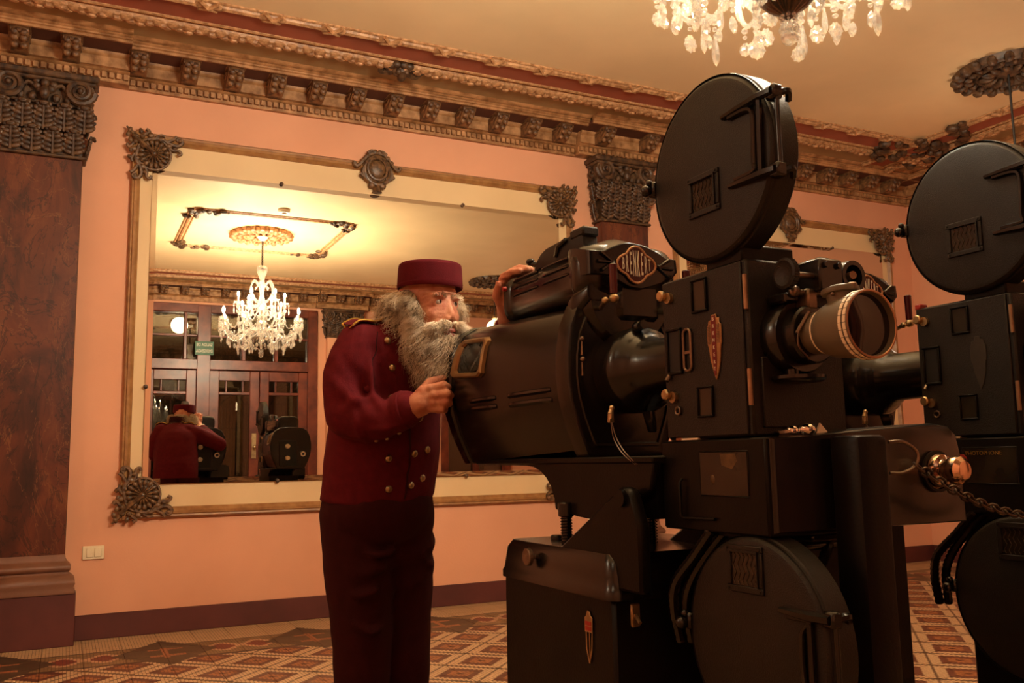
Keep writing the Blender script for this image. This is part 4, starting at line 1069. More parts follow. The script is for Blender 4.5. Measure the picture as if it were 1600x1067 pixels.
    for (xx, zz, yy) in ((1.162, 1.385, 1.80), (1.378, 1.385, 1.80)):
        g = G(); g.cyl((xx, yy, zz+.004), (xx, yy, 1.463), .0095, .0105, n=14, bev=.002); o = g.build('carbon_feed_handle', M_bake, P_)
        g = G(); g.ell((xx, yy, zz-.006), (.0125, .0125, .012), u=14, v=9); g.ell((xx-.022, yy+.004, zz-.012), .009, u=12, v=8); g.cyl((xx-.022, yy+.004, zz-.012), (xx, yy+.06, zz-.02), .006, n=8); g.build('handle_ball', M_brass, o)
    # ---- mechanism head
    hx0, hx1, hy0, hy1, hz0, hz1 = 1.154, 1.392, 1.322, 1.594, 1.036, 1.376
    hd2 = G().bb(hx0, hx1, hy0, hy1, hz0, hz1, .005).build('mechanism_case', M_wrink, P_)
    dr = G().bb(hx0-.005, hx0+.002, hy0+.012, hy1-.006, hz0+.004, hz1-.004, .002).build('case_door', M_wrink, P_)
    xd = hx0-.005
    window(dr, xd, 1.439, 1.479, 1.296, 1.356, .005, name='inspection_window'); window(dr, xd, 1.530, 1.569, 1.178, 1.264, .006, gm=M_dark, name='inspection_window'); window(dr, xd, 1.433, 1.474, 1.082, 1.136, .004, name='inspection_window')
    g = G(); g.tube([(xd-.004, 1.503+a, 1.219+b) for a, b in rrect(.024, .086, .011, 5)], .003, 7, closed=True); g.bb(xd-.005, xd, 1.493, 1.513, 1.211, 1.217); g.build('pull_handle', M_steel, dr)
    for (yy, zz) in ((1.573, 1.343), (1.569, 1.131)):
        g = G(); g.cyl((xd, yy-.012, zz-.006), (xd-.008, yy-.012, zz-.006), .012, n=14); g.cyl((xd-.006, yy, zz), (xd-.02, yy, zz), .011, .012, n=18, bev=.003); g.build('door_latch', M_brass, dr)
    g = G(); g.tube([(xd-.003, 1.545+.008*math.cos(a), 1.096+.008*math.sin(a)) for a in [2*PI*k/12 for k in range(12)]], .0022, 6, closed=True); g.cyl((xd, 1.57, 1.175), (xd-.01, 1.57, 1.16), .005, n=8); g.build('lock_ring', M_steel, dr)
    # winged emblem with the vertical lettering
    ey = 1.416
    g = G(); g.prism([(-.006, 1.280), (.008, 1.280), (.009, 1.272), (.017, 1.272), (.017, 1.262), (.022, 1.258), (.022, 1.222), (.019, 1.218), (.016, 1.19), (.009, 1.165), (.001, 1.149), (-.006, 1.165), (-.014, 1.19), (-.018, 1.215), (-.021, 1.222), (-.021, 1.255), (-.017, 1.262), (-.016, 1.268), (-.008, 1.27)], (xd, ey, 0), -Y_, Z_, (-.004, 0, 0), .001)
    em = g.build('emblem', mat('worn_gilt', 'B48C62', 0.35, metal=0.6, var=0.3, scale=60), dr)
    g = G(); g.prism([(-.006, 1.277), (.0075, 1.277), (.0065, 1.19), (.003, 1.158), (-.0015, 1.158), (-.0055, 1.19)], (xd-.0038, ey, 0), -Y_, Z_, (-.0012, 0, 0)); g.build('emblem_enamel', mat('red_enamel_strip', '6E1418', 0.4), em)
    for k, ch_ in enumerate('BRENKERT'):
        text(ch_, (xd-.0053, ey-.0005, 1.2705-.0142*k), .0105, M_cuff, em, 'letter', R_side @ Mx.Diagonal((1-.045*k, 1, 1, 1)), .0004)
    g = G()
    for k in range(13):
        for s in (-1, 1): g.bb(xd-.0052, xd-.003, ey+s*.0135-.004, ey+s*.0135+.004, 1.222+.003*k, 1.2235+.003*k)
    g.build('emblem_ribs', M_steel, em, smooth=False)
    for (za, zb2) in ((1.277, 1.344), (1.094, 1.163)):
        G().cyl((hx0-.003, hy0+.002, za), (hx0-.003, hy0+.002, zb2), .0048, n=10).build('hinge', M_copper, hd2)
    G().bb(1.176, 1.316, hy0-.006, hy0+.002, 1.052, 1.186, .002).build('front_plate', M_wrink, hd2)
    G().bb(1.157, 1.29, 1.335, 1.445, hz1-.004, 1.408, .004).build('magazine_neck', M_black, hd2)
    G().bb(1.165, 1.20, 1.43, 1.455, hz1-.004, 1.396, .003).build('film_guide', M_black, hd2)
    # focus gear box, hand wheel and side drum
    o = G().bb(1.252, 1.312, 1.232, 1.33, 1.303, 1.366, .004).build('gear_box', M_gloss, hd2)
    for xx in (1.266, 1.298): G().cyl((xx, 1.233, 1.353), (xx, 1.226, 1.353), .006, n=6).build('bolt', M_gloss, o)
    g = G(); g.cyl((1.255, 1.252, 1.334), (1.185, 1.252, 1.334), .006, n=10); g.build('shaft', M_steel, o)
    g = G(); b = 40
    pr = [(.024, 0), (.0285, .002), (.0285, .014), (.024, .016), (.018, .012), (0, .012)]
    g.lathe([(0, 0)]+pr, (1.196, 1.252, 1.334), (-1, 0, 0), b)
    for k in range(b):
        a = 2*PI*k/b; g.bb(1.182, 1.194, 1.252+.0285*math.cos(a)-.001, 1.252+.0285*math.cos(a)+.001, 1.334+.0285*math.sin(a)-.001, 1.334+.0285*math.sin(a)+.001)
    g.build('hand_wheel', M_wrink, o)
    g = G(); g.lathe([(.020, .012), (.022, 0), (.031, 0), (.032, .01), (.032, .06), (0, .06)], (1.372, 1.262, 1.345), (0, 1, 0), 28); g.build('motor_drum', M_gloss, hd2); 
    g = G(); g.cyl((1.372, 1.30, 1.345), (1.362, 1.255, 1.345), .008, n=10); g.build('drum_shaft', M_copper, hd2)
    # lens mount and lens
    ax = (1.25, 1.326, 1.224)
    g = G(); g.lathe([(0, 0), (.07, 0), (.072, .006), (.072, .038), (.068, .044), (.056, .044), (.056, .07), (.052, .074), (0, .074)], ax, (0, -1, 0), 40)
    g.bb(1.20, 1.235, 1.27, 1.325, 1.285, 1.304, .004)
    mt = g.build('lens_mount', M_gloss, hd2, sharp=35)
    g = G(); g.bb(1.236, 1.262, 1.25, 1.285, 1.27, 1.31, .004); g.cyl((1.215, 1.266, 1.302), (1.29, 1.256, 1.306), .006, n=10); g.ell((1.292, 1.256, 1.306), .0115, u=12, v=8); g.ell((1.22, 1.268, 1.305), .012, u=10, v=7); g.build('clamp_screw', M_steel, mt)
    g = G(); g.cyl((1.20, 1.246, 1.222), (1.225, 1.238, 1.262), .004, n=8); g.tube(spline([(1.205, 1.244, 1.236), (1.20, 1.244, 1.20), (1.222, 1.242, 1.175)], 5), .002, 5); g.build('lens_lever', M_steel, mt)
    g = G(); g.cyl((1.225, 1.29, 1.16), (1.225, 1.29, 1.145), .012, n=12); g.lathe([(0, 0), (.042, 0), (.05, .006), (.05, .012), (0, .012)], (1.235, 1.285, 1.135), (0, 0, 1), 28); g.build('oil_pan', M_gloss, mt)
    g = G(); g.lathe([(.030, .055), (.036, .062), (.039, .075), (.0395, .10), (.041, .102), (.041, .105), (.0405, .106), (.047, .114), (.0515, .128), (.0545, .15), (.0585, .18), (.0595, .188), (.0615, .189), (.0615, .196), (.060, .197), (.060, .198), (.0615, .199), (.0615, .206), (.0605, .208), (.0565, .208), (.0555, .196), (.0555, .185)], ax, (0, -1, 0), 56)
    ln = g.build('projection_lens', M_lens, P_, sharp=35)
    G().lathe([(0, 0), (.02, .0), (.0555, -.004)], (ax[0], ax[1]-.201, ax[2]), (0, -1, 0), 40).build('front_glass', mat('lens_glass', (0.012, 0.007, 0.005), 0.05), ln)
    for r0, y_, w_ in ((.0614, .1925, .0035), (.0614, .2025, .0035), (.0412, .1035, .0016)): G().lathe([(r0, y_-w_), (r0+.0008, y_-w_+.0005), (r0+.0008, y_+w_-.0005), (r0, y_+w_)], ax, (0, -1, 0), 56).build('index_ring', M_milk, ln)
    g = G(); g.lathe([(.0606, .2075), (.061, .209), (.058, .2095), (.0565, .2075)], ax, (0, -1, 0), 56); g.build('rim_ring', mat('pale_copper', 'B58A6C', 0.3, metal=0.7), ln)
    g = G()
    for k in range(30):
        a = 2*PI*k/30; g.box((ax[0]+.0622*math.cos(a), ax[1]-.1975, ax[2]+.0622*math.sin(a)), (.0006, .018, .0007), 0, Mx.Rotation(-a, 4, 'Y'))
    g.build('index_marks', M_dark, ln, smooth=False)
    g = G(); dz = Mx.Rotation(.0, 4, 'X')
    g.lathe([(0, -.012), (.024, -.012), (.026, .004), (.033, .006), (.034, .010), (.033, .015), (.026, .016), (.02, .020), (0, .021)], (1.25, 1.183, 1.282), (0, .10, 1), 32); cp = g.build('focus_cap', M_lens, ln, sharp=35)
    g = G(); g.cyl((1.252, 1.158, 1.292), (1.252, 1.158, 1.304), .009, n=14, bev=.002); g.ell((1.222, 1.176, 1.285), .004, u=8, v=6); g.build('cap_screw', M_steel, cp)
    # ---- sound head and front shroud
    sx = 1.150
    sh = G().bb(sx, 1.42, 1.292, 1.615, .852, 1.034, .004).build('sound_head', M_black, P_)
    window(sh, sx, 1.342, 1.482, .925, 1.008, .003, name='sound_window', d=.002)
    g = G(); g.prism([(-.030, 0), (-.034, .022), (.010, .022), (.016, .008), (0, -.008)], (sx-.0005, 1.385, .983), -Y_, Z_, (-.0015, 0, 0)); g.ell((sx-.001, 1.445, .955), (.002, .008, .010), u=10, v=6); g.build('window_reflection', mat('reflection_brown', '6E5638', 0.5, metal=0.4, var=0.4, scale=60), sh)  # brownish reflection in the window, modelled as flat coloured shapes
    g = G(); g.tube([(sx-.004, 1.541, .955), (sx-.010, 1.541, .948), (sx-.010, 1.541, .882), (sx-.006, 1.535, .876), (sx-.004, 1.44, .878)], .0035, 6); g.build('door_bar', M_black, sh)
    g = G(); g.bb(sx+.002, sx+.05, 1.545, 1.565, 1.034, 1.044, .001); g.build('film_gate_block', mat('brown_fibre', '8A4E2E', 0.6), sh); G().bb(sx+.002, sx+.03, 1.49, 1.545, 1.0345, 1.0385).build('film_tip', M_milk, sh)
    g = G(); g.ell((1.26, 1.30, 1.047), (.02, .02, .014), u=10, v=7); g.ell((1.235, 1.31, 1.045), (.016, .012, .012), u=10, v=7); g.cyl((1.20, 1.312, 1.04), (1.27, 1.30, 1.047), .007, n=8); g.build('roller', M_chrome, sh)
    g = G(); g.prism([(0, 0), (.035, 0), (.012, .022)], (1.285, 1.30, 1.038), X_, Z_, (0, .004, 0)); g.build('paper_tag', M_milk, sh)
    g = G()
    q = [(1.156, .857), (1.676, .857), (1.672, 1.0), (1.662, 1.038), (1.640, 1.056), (1.60, 1.060), (1.40, 1.049), (1.156, 1.033)]
    loft(g, [[((a-1.41)*s+1.41, y, (b-.955)*s+.955) for a, b in q] for y, s in ((1.284, .955), (1.287, .975), (1.296, .992), (1.312, 1.0), (1.395, 1.0))])
    so = g.build('front_shroud', M_gloss, P_, sharp=40)
    g = G(); g.lathe([(0, 0), (.042, 0), (.043, -.004), (.034, -.006), (.034, .012), (.031, .018), (.0235, .022), (.022, .026), (.0235, .036), (.0275, .040), (.029, .048), (.027, .058), (.018, .066), (0, .069)], (1.588, 1.284, .964), (0, -1, 0), 40); g.build('chrome_knob', mat('polished_copper_chrome', 'DDBBA0', 0.12, metal=1.0), so, sharp=30)
    g = G(); g.lathe([(.036, 0), (.042, 0), (.042, .006), (.036, .006)], (1.588, 1.285, .962), (0, -1, 0), 36); g.build('knob_seat', M_dark, so)
    g = G()
    for pts in (((1.16, 1.470, .855), (1.152, 1.52, .80), (1.146, 1.575, .745), (1.15, 1.592, .69), (1.17, 1.60, .62)), ((1.19, 1.46, .855), (1.18, 1.50, .815), (1.166, 1.545, .755), (1.165, 1.57, .70), (1.19, 1.59, .62))):
        sp = spline(pts, 10); g.tube(sp, [.010+.0018*(k % 2) for k in range(len(sp))], 8)
    g.build('flexible_conduit', M_gloss, sh)
    g = G(); sp = spline([(1.29, 1.36, .72), (1.31, 1.34, .78), (1.34, 1.34, .83), (1.36, 1.36, .86)], 10); g.tube(sp, [.009+.0016*(k % 2) for k in range(len(sp))], 8); g.build('flexible_conduit', M_gloss, sh)
    for (xx, y_) in ((1.52, 1.40), (1.57, 1.43)):
        g = G(); g.tube(spline([(xx, y_, .86), (xx-.02, y_+.06, .80), (xx-.10, y_+.2, .66)], 6), .008, 7); g.build('cable', M_gloss, sh)
    g = G(); g.bb(1.26, 1.44, 1.30, 1.40, .838, .853, .004); g.cyl((1.24, 1.345, .825), (1.36, 1.345, .828), .010, n=12); g.build('shroud_bracket', M_gloss, sh)
    # ---- film magazines
    magazine(P_, 'upper_magazine', 1.409, 1.576, .192, 1.422, 1.528, ((1.352, 1.663, 1.242, 1.665), (1.341, 1.520, 1.246, 1.517)), .06)
    magazine(P_, 'lower_magazine', 1.345, .664, .192, 1.354, .792, ((1.265, .731, 1.19, .729), (1.265, .585, 1.19, .583)), .05)
    G().bb(1.17, 1.25, 1.36, 1.46, .845, .856).build('lower_neck', M_black, P_)
    return P_
pj = projector('near black film projector with red name badge, its lamphouse beside the bearded man')
pk = copy_tree(pj); pk.location = (1.25+.845, 1.7+.05, 0)
pk['label'] = 'far black film projector at the right edge, a red disc on its sound head'
def find(root, nm): return [o for o in root.children_recursive if o.name.split('.')[0] == nm]
for o in find(pk, 'emblem'):                                # the far machine has lost its emblem: a bare patch is left
    for c in list(o.children): bpy.data.objects.remove(c, do_unlink=True)
    me = o.data.copy(); me.materials.clear(); me.materials.append(mat('bare_patch', '2E241A', 0.7, var=0.3, scale=60)); o.data = me
    o.scale = (.5, 1, 1); o.location.x += .5*(1.149-1.25)
for o in find(pk, 'base_cabinet'):                          # its narrower cabinet stands further back, below the lamphouse
    o.scale.x = .68; o.location += V((-.06, .26, 0))
for o in find(pk, 'tilt_arm'): o.location += V((-.06 if o.location.x+o.data.vertices[0].co.x < 0 else -.17, .26, 0))
for o in find(pk, 'pull_handle'): bpy.data.objects.remove(o, do_unlink=True)
shk = [c for c in pk.children if c.name.split('.')[0] == 'sound_head'][0]
for nm in ('window_reflection', 'door_bar', 'paper_tag'):
    for o in find(pk, nm): bpy.data.objects.remove(o, do_unlink=True)
g = G(); g.cyl((1.992, 1.533, .980), (1.989, 1.533, .980), .014, n=24); o = g.build('maker_disc', M_redpaint, shk)
text('RCA', (1.9888, 1.533, .9805), .0105, M_bake, o, 'letter', R_side, .0003)
text('PHOTOPHONE', (1.9915, 1.475, .996), .0135, M_gold, shk, 'lettering', R_side, .0003, sx=1.05)
mc2 = [c for c in pk.children if c.name.split('.')[0] == 'mechanism_case'][0]
G().bb(2.0, 2.03, 1.628, 1.646, 1.372, 1.388, .003).build('red_tab', M_redpaint, mc2)
# ---- chain slung between the two front columns
ch = empty('chain', (1.41, 1.19, .985), 'dark steel link chain slung from a ring on the near projector column', 'chain')
lk = G(); lk.tube([(a, b, 0) for a, b in rrect(.026, .0155, .0075, 5)], .0026, 6, closed=True); lk_me = lk.mesh('chain_link'); lk_me.materials.append(M_chain)
p0, p1 = V((1.412, 1.186, .978)), V((2.255, 1.238, .985)); N_ = 44
pts = [p0.lerp(p1, k/N_) - Z_*(.115*4*(k/N_)*(1-k/N_)) for k in range(N_+1)]
for k in range(N_):
    d = (pts[k+1]-pts[k]).normalized(); u = d.cross(Z_).normalized(); w = u.cross(d)
    a = PI/4 if k % 2 else -PI/4; u2 = u*math.cos(a)+w*math.sin(a); w2 = d.cross(u2)
    c = (pts[k]+pts[k+1])/2
    put('chain_link', lk_me, ch, Mx(((d.x, u2.x, w2.x, c.x), (d.y, u2.y, w2.y, c.y), (d.z, u2.z, w2.z, c.z), (0, 0, 0, 1))))
# ------------------------------------------------------------------ the bearded man
from mathutils import noise
from mathutils.bvhtree import BVHTree
def remesh(g, name, m, parent, voxel, smooth=2, disp=None):
    me = bpy.data.meshes.new(name); g.bm.to_mesh(me); g.bm.free()
    o = bpy.data.objects.new(name, me); C.objects.link(o)
    r = o.modifiers.new('r', 'REMESH'); r.mode = 'VOXEL'; r.voxel_size = voxel
    if smooth:
        s = o.modifiers.new('s', 'SMOOTH'); s.iterations = smooth; s.factor = .5
    bpy.context.view_layer.update()
    dg = bpy.context.evaluated_depsgraph_get(); m2 = bpy.data.meshes.new_from_object(o.evaluated_get(dg)); m2.name = name
    bpy.data.objects.remove(o); bpy.data.meshes.remove(me)
    if disp:
        nrm = [v.normal.copy() for v in m2.vertices]
        for v, n in zip(m2.vertices, nrm): v.co += n*disp(v.co)
    off = wloc(parent) if parent is not None else V((0, 0, 0))
    for v in m2.vertices: v.co -= off
    for p in m2.polygons: p.use_smooth = True
    m2.materials.clear(); m2.materials.append(m)
    o = bpy.data.objects.new(name, m2); C.objects.link(o); o.parent = parent
    return o
def capsule(g, pts, rads, n=14, sub=4):
    """tapered limb with round ends"""
    P = spline(pts, sub) if len(pts) > 2 else [V(p) for p in pts]
    R = []
    for i in range(len(P)):
        t = i/(len(P)-1)*(len(rads)-1); k = min(int(t), len(rads)-2); R.append(rads[k]+(rads[k+1]-rads[k])*(t-k))
    g.tube(P, R, n); g.ell(P[0], R[0], u=n, v=8); g.ell(P[-1], R[-1], u=n, v=8)
    return g
Fb = V((.519, -.855, 0)); Lb = V((.855, .519, 0))
Fh = V((.355, -.935, 0)); Lh = V((.935, .355, 0)); HC = V((1.030, 2.682, 1.492))
def Hd(f, l, z): return HC + Fh*f + Lh*l + Z_*z
Rh = Mx(((Fh.x, Lh.x, 0, 0), (Fh.y, Lh.y, 0, 0), (0, 0, 1, 0), (0, 0, 0, 1)))
def hell(g, c, r, rot=None, u=14, v=10): return g.ell(Hd(*c), r, Rh @ (rot if rot is not None else Mx.Identity(4)), u=u, v=v)

man = None
g = G()
# head
hell(g, (-.012, 0, .035), (.107, .086, .108)); hell(g, (.026, 0, -.035), (.074, .073, .098)); hell(g, (.035, 0, -.105), (.056, .056, .045))
for s in (-1, 1):
    hell(g, (.080, s*.031, .020), (.016, .030, .0095), Mx.Rotation(s*.12, 4, 'X'))
    hell(g, (.058, s*.045, -.036), (.026, .022, .024)); hell(g, (.099, s*.0135, -.050), (.013, .0085, .0085))
    hell(g, (-.012, s*.088, -.012), (.019, .010, .034)); hell(g, (-.018, s*.094, -.004), (.015, .006, .026))
    for k in range(7):                                  # lids round the eyes
        a = PI*k/6; hell(g, (.083-.006*abs(math.cos(a)), s*.033+.0165*math.cos(a), .004+.0068*math.sin(a)), (.0075, .006, .0046), u=8, v=6)
        hell(g, (.082-.006*abs(math.cos(a)), s*.033+.0165*math.cos(a), .001-.0088*math.sin(a)), (.006, .006, .0044), u=8, v=6)
    hell(g, (.076, s*.034, -.020), (.010, .020, .006))
capsule(g, [Hd(.085, 0, .018), Hd(.095, 0, -.012), Hd(.104, 0, -.038)], [.0085, .009, .0125]); hell(g, (.103, 0, -.043), (.014, .0120, .010))
for k in range(3): hell(g, (.083-.004*k, 0, .036+.013*k), (.012, .042, .0035))
capsule(g, [Hd(-.03, 0, -.06), Hd(-.05, 0, -.14), V((.965, 2.775, 1.40))], [.062, .062, .062])
# trunk, arms, legs under the clothes
for c, a, b, h in (((.944, 2.835, 1.29), .15, .085, .10), ((.944, 2.86, 1.2), .17, .11, .13), ((.948, 2.89, 1.05), .19, .15, .15), ((.942, 2.92, .90), .18, .14, .13)):
    g.ell(c, (b, a, h), Mx.Rotation(math.atan2(Fb.y, Fb.x), 4, 'Z'))
capsule(g, [(.83, 2.76, 1.37), (.79, 2.752, 1.25), (.795, 2.735, 1.15)], [.06, .055, .05])
capsule(g, [(.795, 2.735, 1.15), (.86, 2.665, 1.145), (.938, 2.572, 1.165)], [.05, .046, .036])
capsule(g, [(1.07, 2.85, 1.37), (1.22, 2.83, 1.31), (1.36, 2.74, 1.245)], [.06, .055, .05])
capsule(g, [(1.36, 2.74, 1.245), (1.29, 2.60, 1.33), (1.205, 2.462, 1.435)], [.05, .045, .034])
for pts in ([(.875, 2.93, .85), (.885, 2.945, .6), (.896, 2.96, .43), (.90, 2.985, .12)], [(1.03, 2.95, .85), (1.05, 2.98, .6), (1.065, 3.02, .42), (1.07, 3.04, .12)]): capsule(g, pts, [.09, .08, .065, .05])
# right fist round the rim: back of the hand towards the viewer, fingers stacked
hx = V((.88, -.44, .18)).normalized()                   # along the hand, wrist to knuckles
up = V((.05, .05, 1)).normalized(); out = V((-.42, -.90, -.02)).normalized()
capsule(g, [(.930, 2.575, 1.162), (.950, 2.556, 1.175)], [.035, .037])
for k, (q, r) in enumerate((((.957, 2.545, 1.206), .022), ((.962, 2.541, 1.190), .024), ((.962, 2.543, 1.172), .023), ((.958, 2.550, 1.156), .020))):
    capsule(g, [(.940, 2.566, 1.162+.012*(1.5-k)*.6), q], [.024, r], n=10)
fing = [((.974, 2.530, 1.217), (1.006, 2.504, 1.227), (1.030, 2.528, 1.222), (1.010, 2.556, 1.214), .0125),
        ((.982, 2.523, 1.197), (1.013, 2.497, 1.200), (1.036, 2.524, 1.197), (1.014, 2.554, 1.193), .0132),
        ((.983, 2.527, 1.177), (1.012, 2.502, 1.176), (1.034, 2.528, 1.174), (1.013, 2.556, 1.172), .0126),
        ((.978, 2.537, 1.158), (1.004, 2.516, 1.154), (1.024, 2.538, 1.153), (1.008, 2.562, 1.153), .0112)]
for a, b, c, d, r in fing:
    capsule(g, [a, b], [r*1.12, r], n=10); capsule(g, [b, c], [r, r*.92], n=10); capsule(g, [c, d], [r*.92, r*.8], n=10)
    g.ell(V(a)+out*.004, r*1.18, u=10, v=8); g.ell(b, r*1.06, u=10, v=8)
capsule(g, [(.952, 2.566, 1.200), (.985, 2.560, 1.240)], [.019, .0145], n=10); capsule(g, [(.985, 2.560, 1.240), (1.024, 2.553, 1.252)], [.0145, .011], n=10)
# left hand over the rear end of the top box
capsule(g, [(1.205, 2.462, 1.435), (1.185, 2.425, 1.478)], [.034, .037])
for k, (m0, m1, m2, m3, r) in enumerate((((1.160, 2.415, 1.508), (1.158, 2.398, 1.545), (1.172, 2.365, 1.556), (1.182, 2.335, 1.553), .0125), ((1.180, 2.418, 1.518), (1.182, 2.400, 1.560), (1.195, 2.362, 1.568), (1.203, 2.328, 1.560), .013),
        ((1.201, 2.424, 1.516), (1.206, 2.406, 1.560), (1.217, 2.37, 1.567), (1.223, 2.34, 1.561), .0125), ((1.221, 2.432, 1.506), (1.229, 2.418, 1.548), (1.238, 2.386, 1.557), (1.243, 2.36, 1.555), .011))):
    capsule(g, [(1.178+.01*k, 2.43, 1.47), m0], [.024, .017], n=10)
    for a, b, ra, rb in ((m0, m1, 1.1, 1.0), (m1, m2, 1.0, .9), (m2, m3, .9, .8)): capsule(g, [a, b], [r*ra, r*rb], n=10)
capsule(g, [(1.168, 2.425, 1.462), (1.140, 2.408, 1.488)], [.018, .0145], n=10); capsule(g, [(1.140, 2.408, 1.488), (1.136, 2.385, 1.518)], [.0145, .011], n=10)
off_lh = None
def face_lines(p):
    q = p-HC; f, l, z = q.dot(Fh), q.dot(Lh), q.z; a = 0.0
    if f > .03 and abs(l) < .075:
        if .024 < z < .07: a += .0016*math.sin((z+.10*l*l*8)*420)*min(1, (.07-z)*60)
        if -.05 < z < -.008: a += .0006*math.sin((z-.25*abs(abs(l)-.033))*520)*max(0, 1-abs(abs(l)-.035)/.025)
        if abs(abs(l)-.064) < .016: a += .0005*math.sin((z+abs(l))*480)
    return a
man = remesh(g, 'person', M_skin, None, .0042, 2, face_lines)
tag(man, 'bearded man in a maroon bellhop uniform and round cap, leaning to the projector', 'person')

# eyes, brows, lips
for s in (-1, 1):
    g = G(); hell(g, (.0735, s*.033, .002), (.0155, .0155, .0135)); e = g.build('eye', M_eye, man, sharp=80)
    g = G(); c = Hd(.0735, s*.033, .002); d = (Fh*.93+Lh*.22+Z_*.14).normalized(); g.lathe([(0, .0165), (.0035, .0162), (.0062, .0148), (.0064, .013)], c, d, 14); g.build('iris', M_iris, e, sharp=80)
g = G()
for a, b in ((-.020, .020),):
    capsule(g, [Hd(.094, -.024, -.093), Hd(.104, -.01, -.087), Hd(.106, 0, -.089), Hd(.104, .01, -.087), Hd(.094, .024, -.093)], [.004, .0075, .004], n=8)
    capsule(g, [Hd(.093, -.02, -.099), Hd(.103, 0, -.103), Hd(.093, .02, -.099)], [.004, .009, .004], n=8)
g.build('lips', M_lip, man, sharp=80)

# ---- hair and beard: soft core plus single strands
hr_ = random.Random(5)
def strands(g, seeds, n, L, r, droop, curl, spread):
    """seeds: (centre, radii, outward bias) ellipsoids in head space"""
    for _ in range(n):
        c, rad, bias, wt = hr_.choice(seeds)
        while True:
            d = V((hr_.gauss(0, 1), hr_.gauss(0, 1), hr_.gauss(0, 1))).normalized()
            if d.dot(V(bias)) > -.25: break
        p = V((c[0]+rad[0]*d.x*.96, c[1]+rad[1]*d.y*.96, c[2]+rad[2]*d.z*.96))
        v = (d*spread + V(bias)*.5 + V((0, 0, -droop))).normalized(); l_ = L*wt*hr_.uniform(.5, 1.25); pts = []
        ph = hr_.uniform(0, 6); side = v.orthogonal().normalized(); s2 = v.cross(side)
        for k in range(6):
            t_ = k/5
            q = p + v*l_*t_ + (side*math.cos(ph+t_*5)+s2*math.sin(ph+t_*5))*curl*l_*t_ + V((0, 0, -droop*.35*l_*t_*t_))
            pts.append(Hd(*q))
        g.tube(pts, [r*1.0, r, r*.95, r*.8, r*.6, r*.25], 3)
def core(seeds, k, name, m):
    g = G()
    for c, rad, b, w in seeds: hell(g, c, (rad[0]*k, rad[1]*k, rad[2]*k))
    return remesh(g, name, m, man, .006, 3, lambda p: .006*noise.noise(p*42)+.003*noise.noise(p*120))
bs = [((.055, 0, -.135), (.062, .074, .060), (.6, 0, -.6), 1.0), ((.058, -.012, -.185), (.050, .062, .048), (.4, 0, -1), 1.1), ((.03, -.052, -.115), (.052, .040, .060), (.2, -.5, -.7), .9), ((.03, .052, -.115), (.052, .040, .060), (.2, .5, -.7), .9),
      ((.016, -.074, -.062), (.032, .020, .042), (.1, -.6, -.8), .7), ((.016, .074, -.062), (.032, .020, .042), (.1, .6, -.8), .7)]
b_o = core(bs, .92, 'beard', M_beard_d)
g = G(); strands(g, bs[:4], 2600, .056, .0006, 1.0, .3, .6); tag(g.build('grey_beard_strands', M_hair_d, b_o, smooth=False, recalc=False), kind='stuff')
g = G(); strands(g, bs, 9500, .046, .00062, .8, .36, .8); tag(g.build('beard_strands', M_beard, b_o, smooth=False, recalc=False), kind='stuff')
ms = [((.104, s*.022, -.066), (.013, .022, .008), (.4, s*1.0, -.25), .7) for s in (-1, 1)] + [((.090, s*.052, -.076), (.016, .022, .013), (.3, s*.9, -.5), .9) for s in (-1, 1)]
m_o = core(ms, .95, 'moustache', M_beard)
g = G(); strands(g, ms, 1200, .030, .0007, .3, .15, .5); tag(g.build('moustache_strands', M_beard, m_o, smooth=False, recalc=False), kind='stuff')
hs_ = [((-.060, -.062, -.026), (.048, .030, .046), (-.9, -.55, -.25), 1.0), ((-.055, .066, -.022), (.046, .028, .046), (-.7, .6, -.5), 1.0), ((-.088, -.030, -.040), (.040, .050, .052), (-1, -.3, -.35), 1.05), ((-.088, .035, -.040), (.040, .050, .052), (-1, .3, -.4), 1.0),
       ((-.098, 0, .012), (.024, .066, .040), (-1, 0, -.6), .9), ((-.045, -.084, .018), (.048, .014, .030), (-.5, -.8, -.5), .8), ((-.045, .084, .018), (.048, .014, .030), (-.5, .8, -.5), .8), ((.004, -.084, .012), (.022, .009, .026), (-.2, -.7, -.8), .5), ((.012, .080, .0), (.028, .013, .034), (.2, .9, -.4), .7),
       ((.024, -.079, -.018), (.020, .009, .050), (.1, -.5, -1), .55), ((-.02, -.086, .030), (.05, .008, .024), (-.3, -.5, -1), .7)]
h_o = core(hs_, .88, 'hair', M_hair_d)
g = G(); strands(g, hs_, 8500, .068, .00060, .60, .24, .75); tag(g.build('hair_strands', M_hair, h_o, smooth=False, recalc=False), kind='stuff')
g = G(); strands(g, hs_, 2200, .06, .0006, .7, .25, .5); tag(g.build('grey_hair_strands', M_hair_d, h_o, smooth=False, recalc=False), kind='stuff')
g = G()
for s in (-1, 1):
    for k in range(90):
        u = hr_.uniform(-.026, .026); p = V((.092-abs(u)*.25, s*.033+u, .024+hr_.uniform(-.004, .005)-abs(u+s*.006)*.18)); v = V((.6, u*14+s*.4, hr_.uniform(-.3, .6))).normalized()
        g.tube([Hd(*(p+v*.014*q/3)) for q in range(4)], [.0009, .0008, .0006, .0002], 3)
tag(g.build('eyebrows', M_hair, man, smooth=False, recalc=False), kind='stuff')

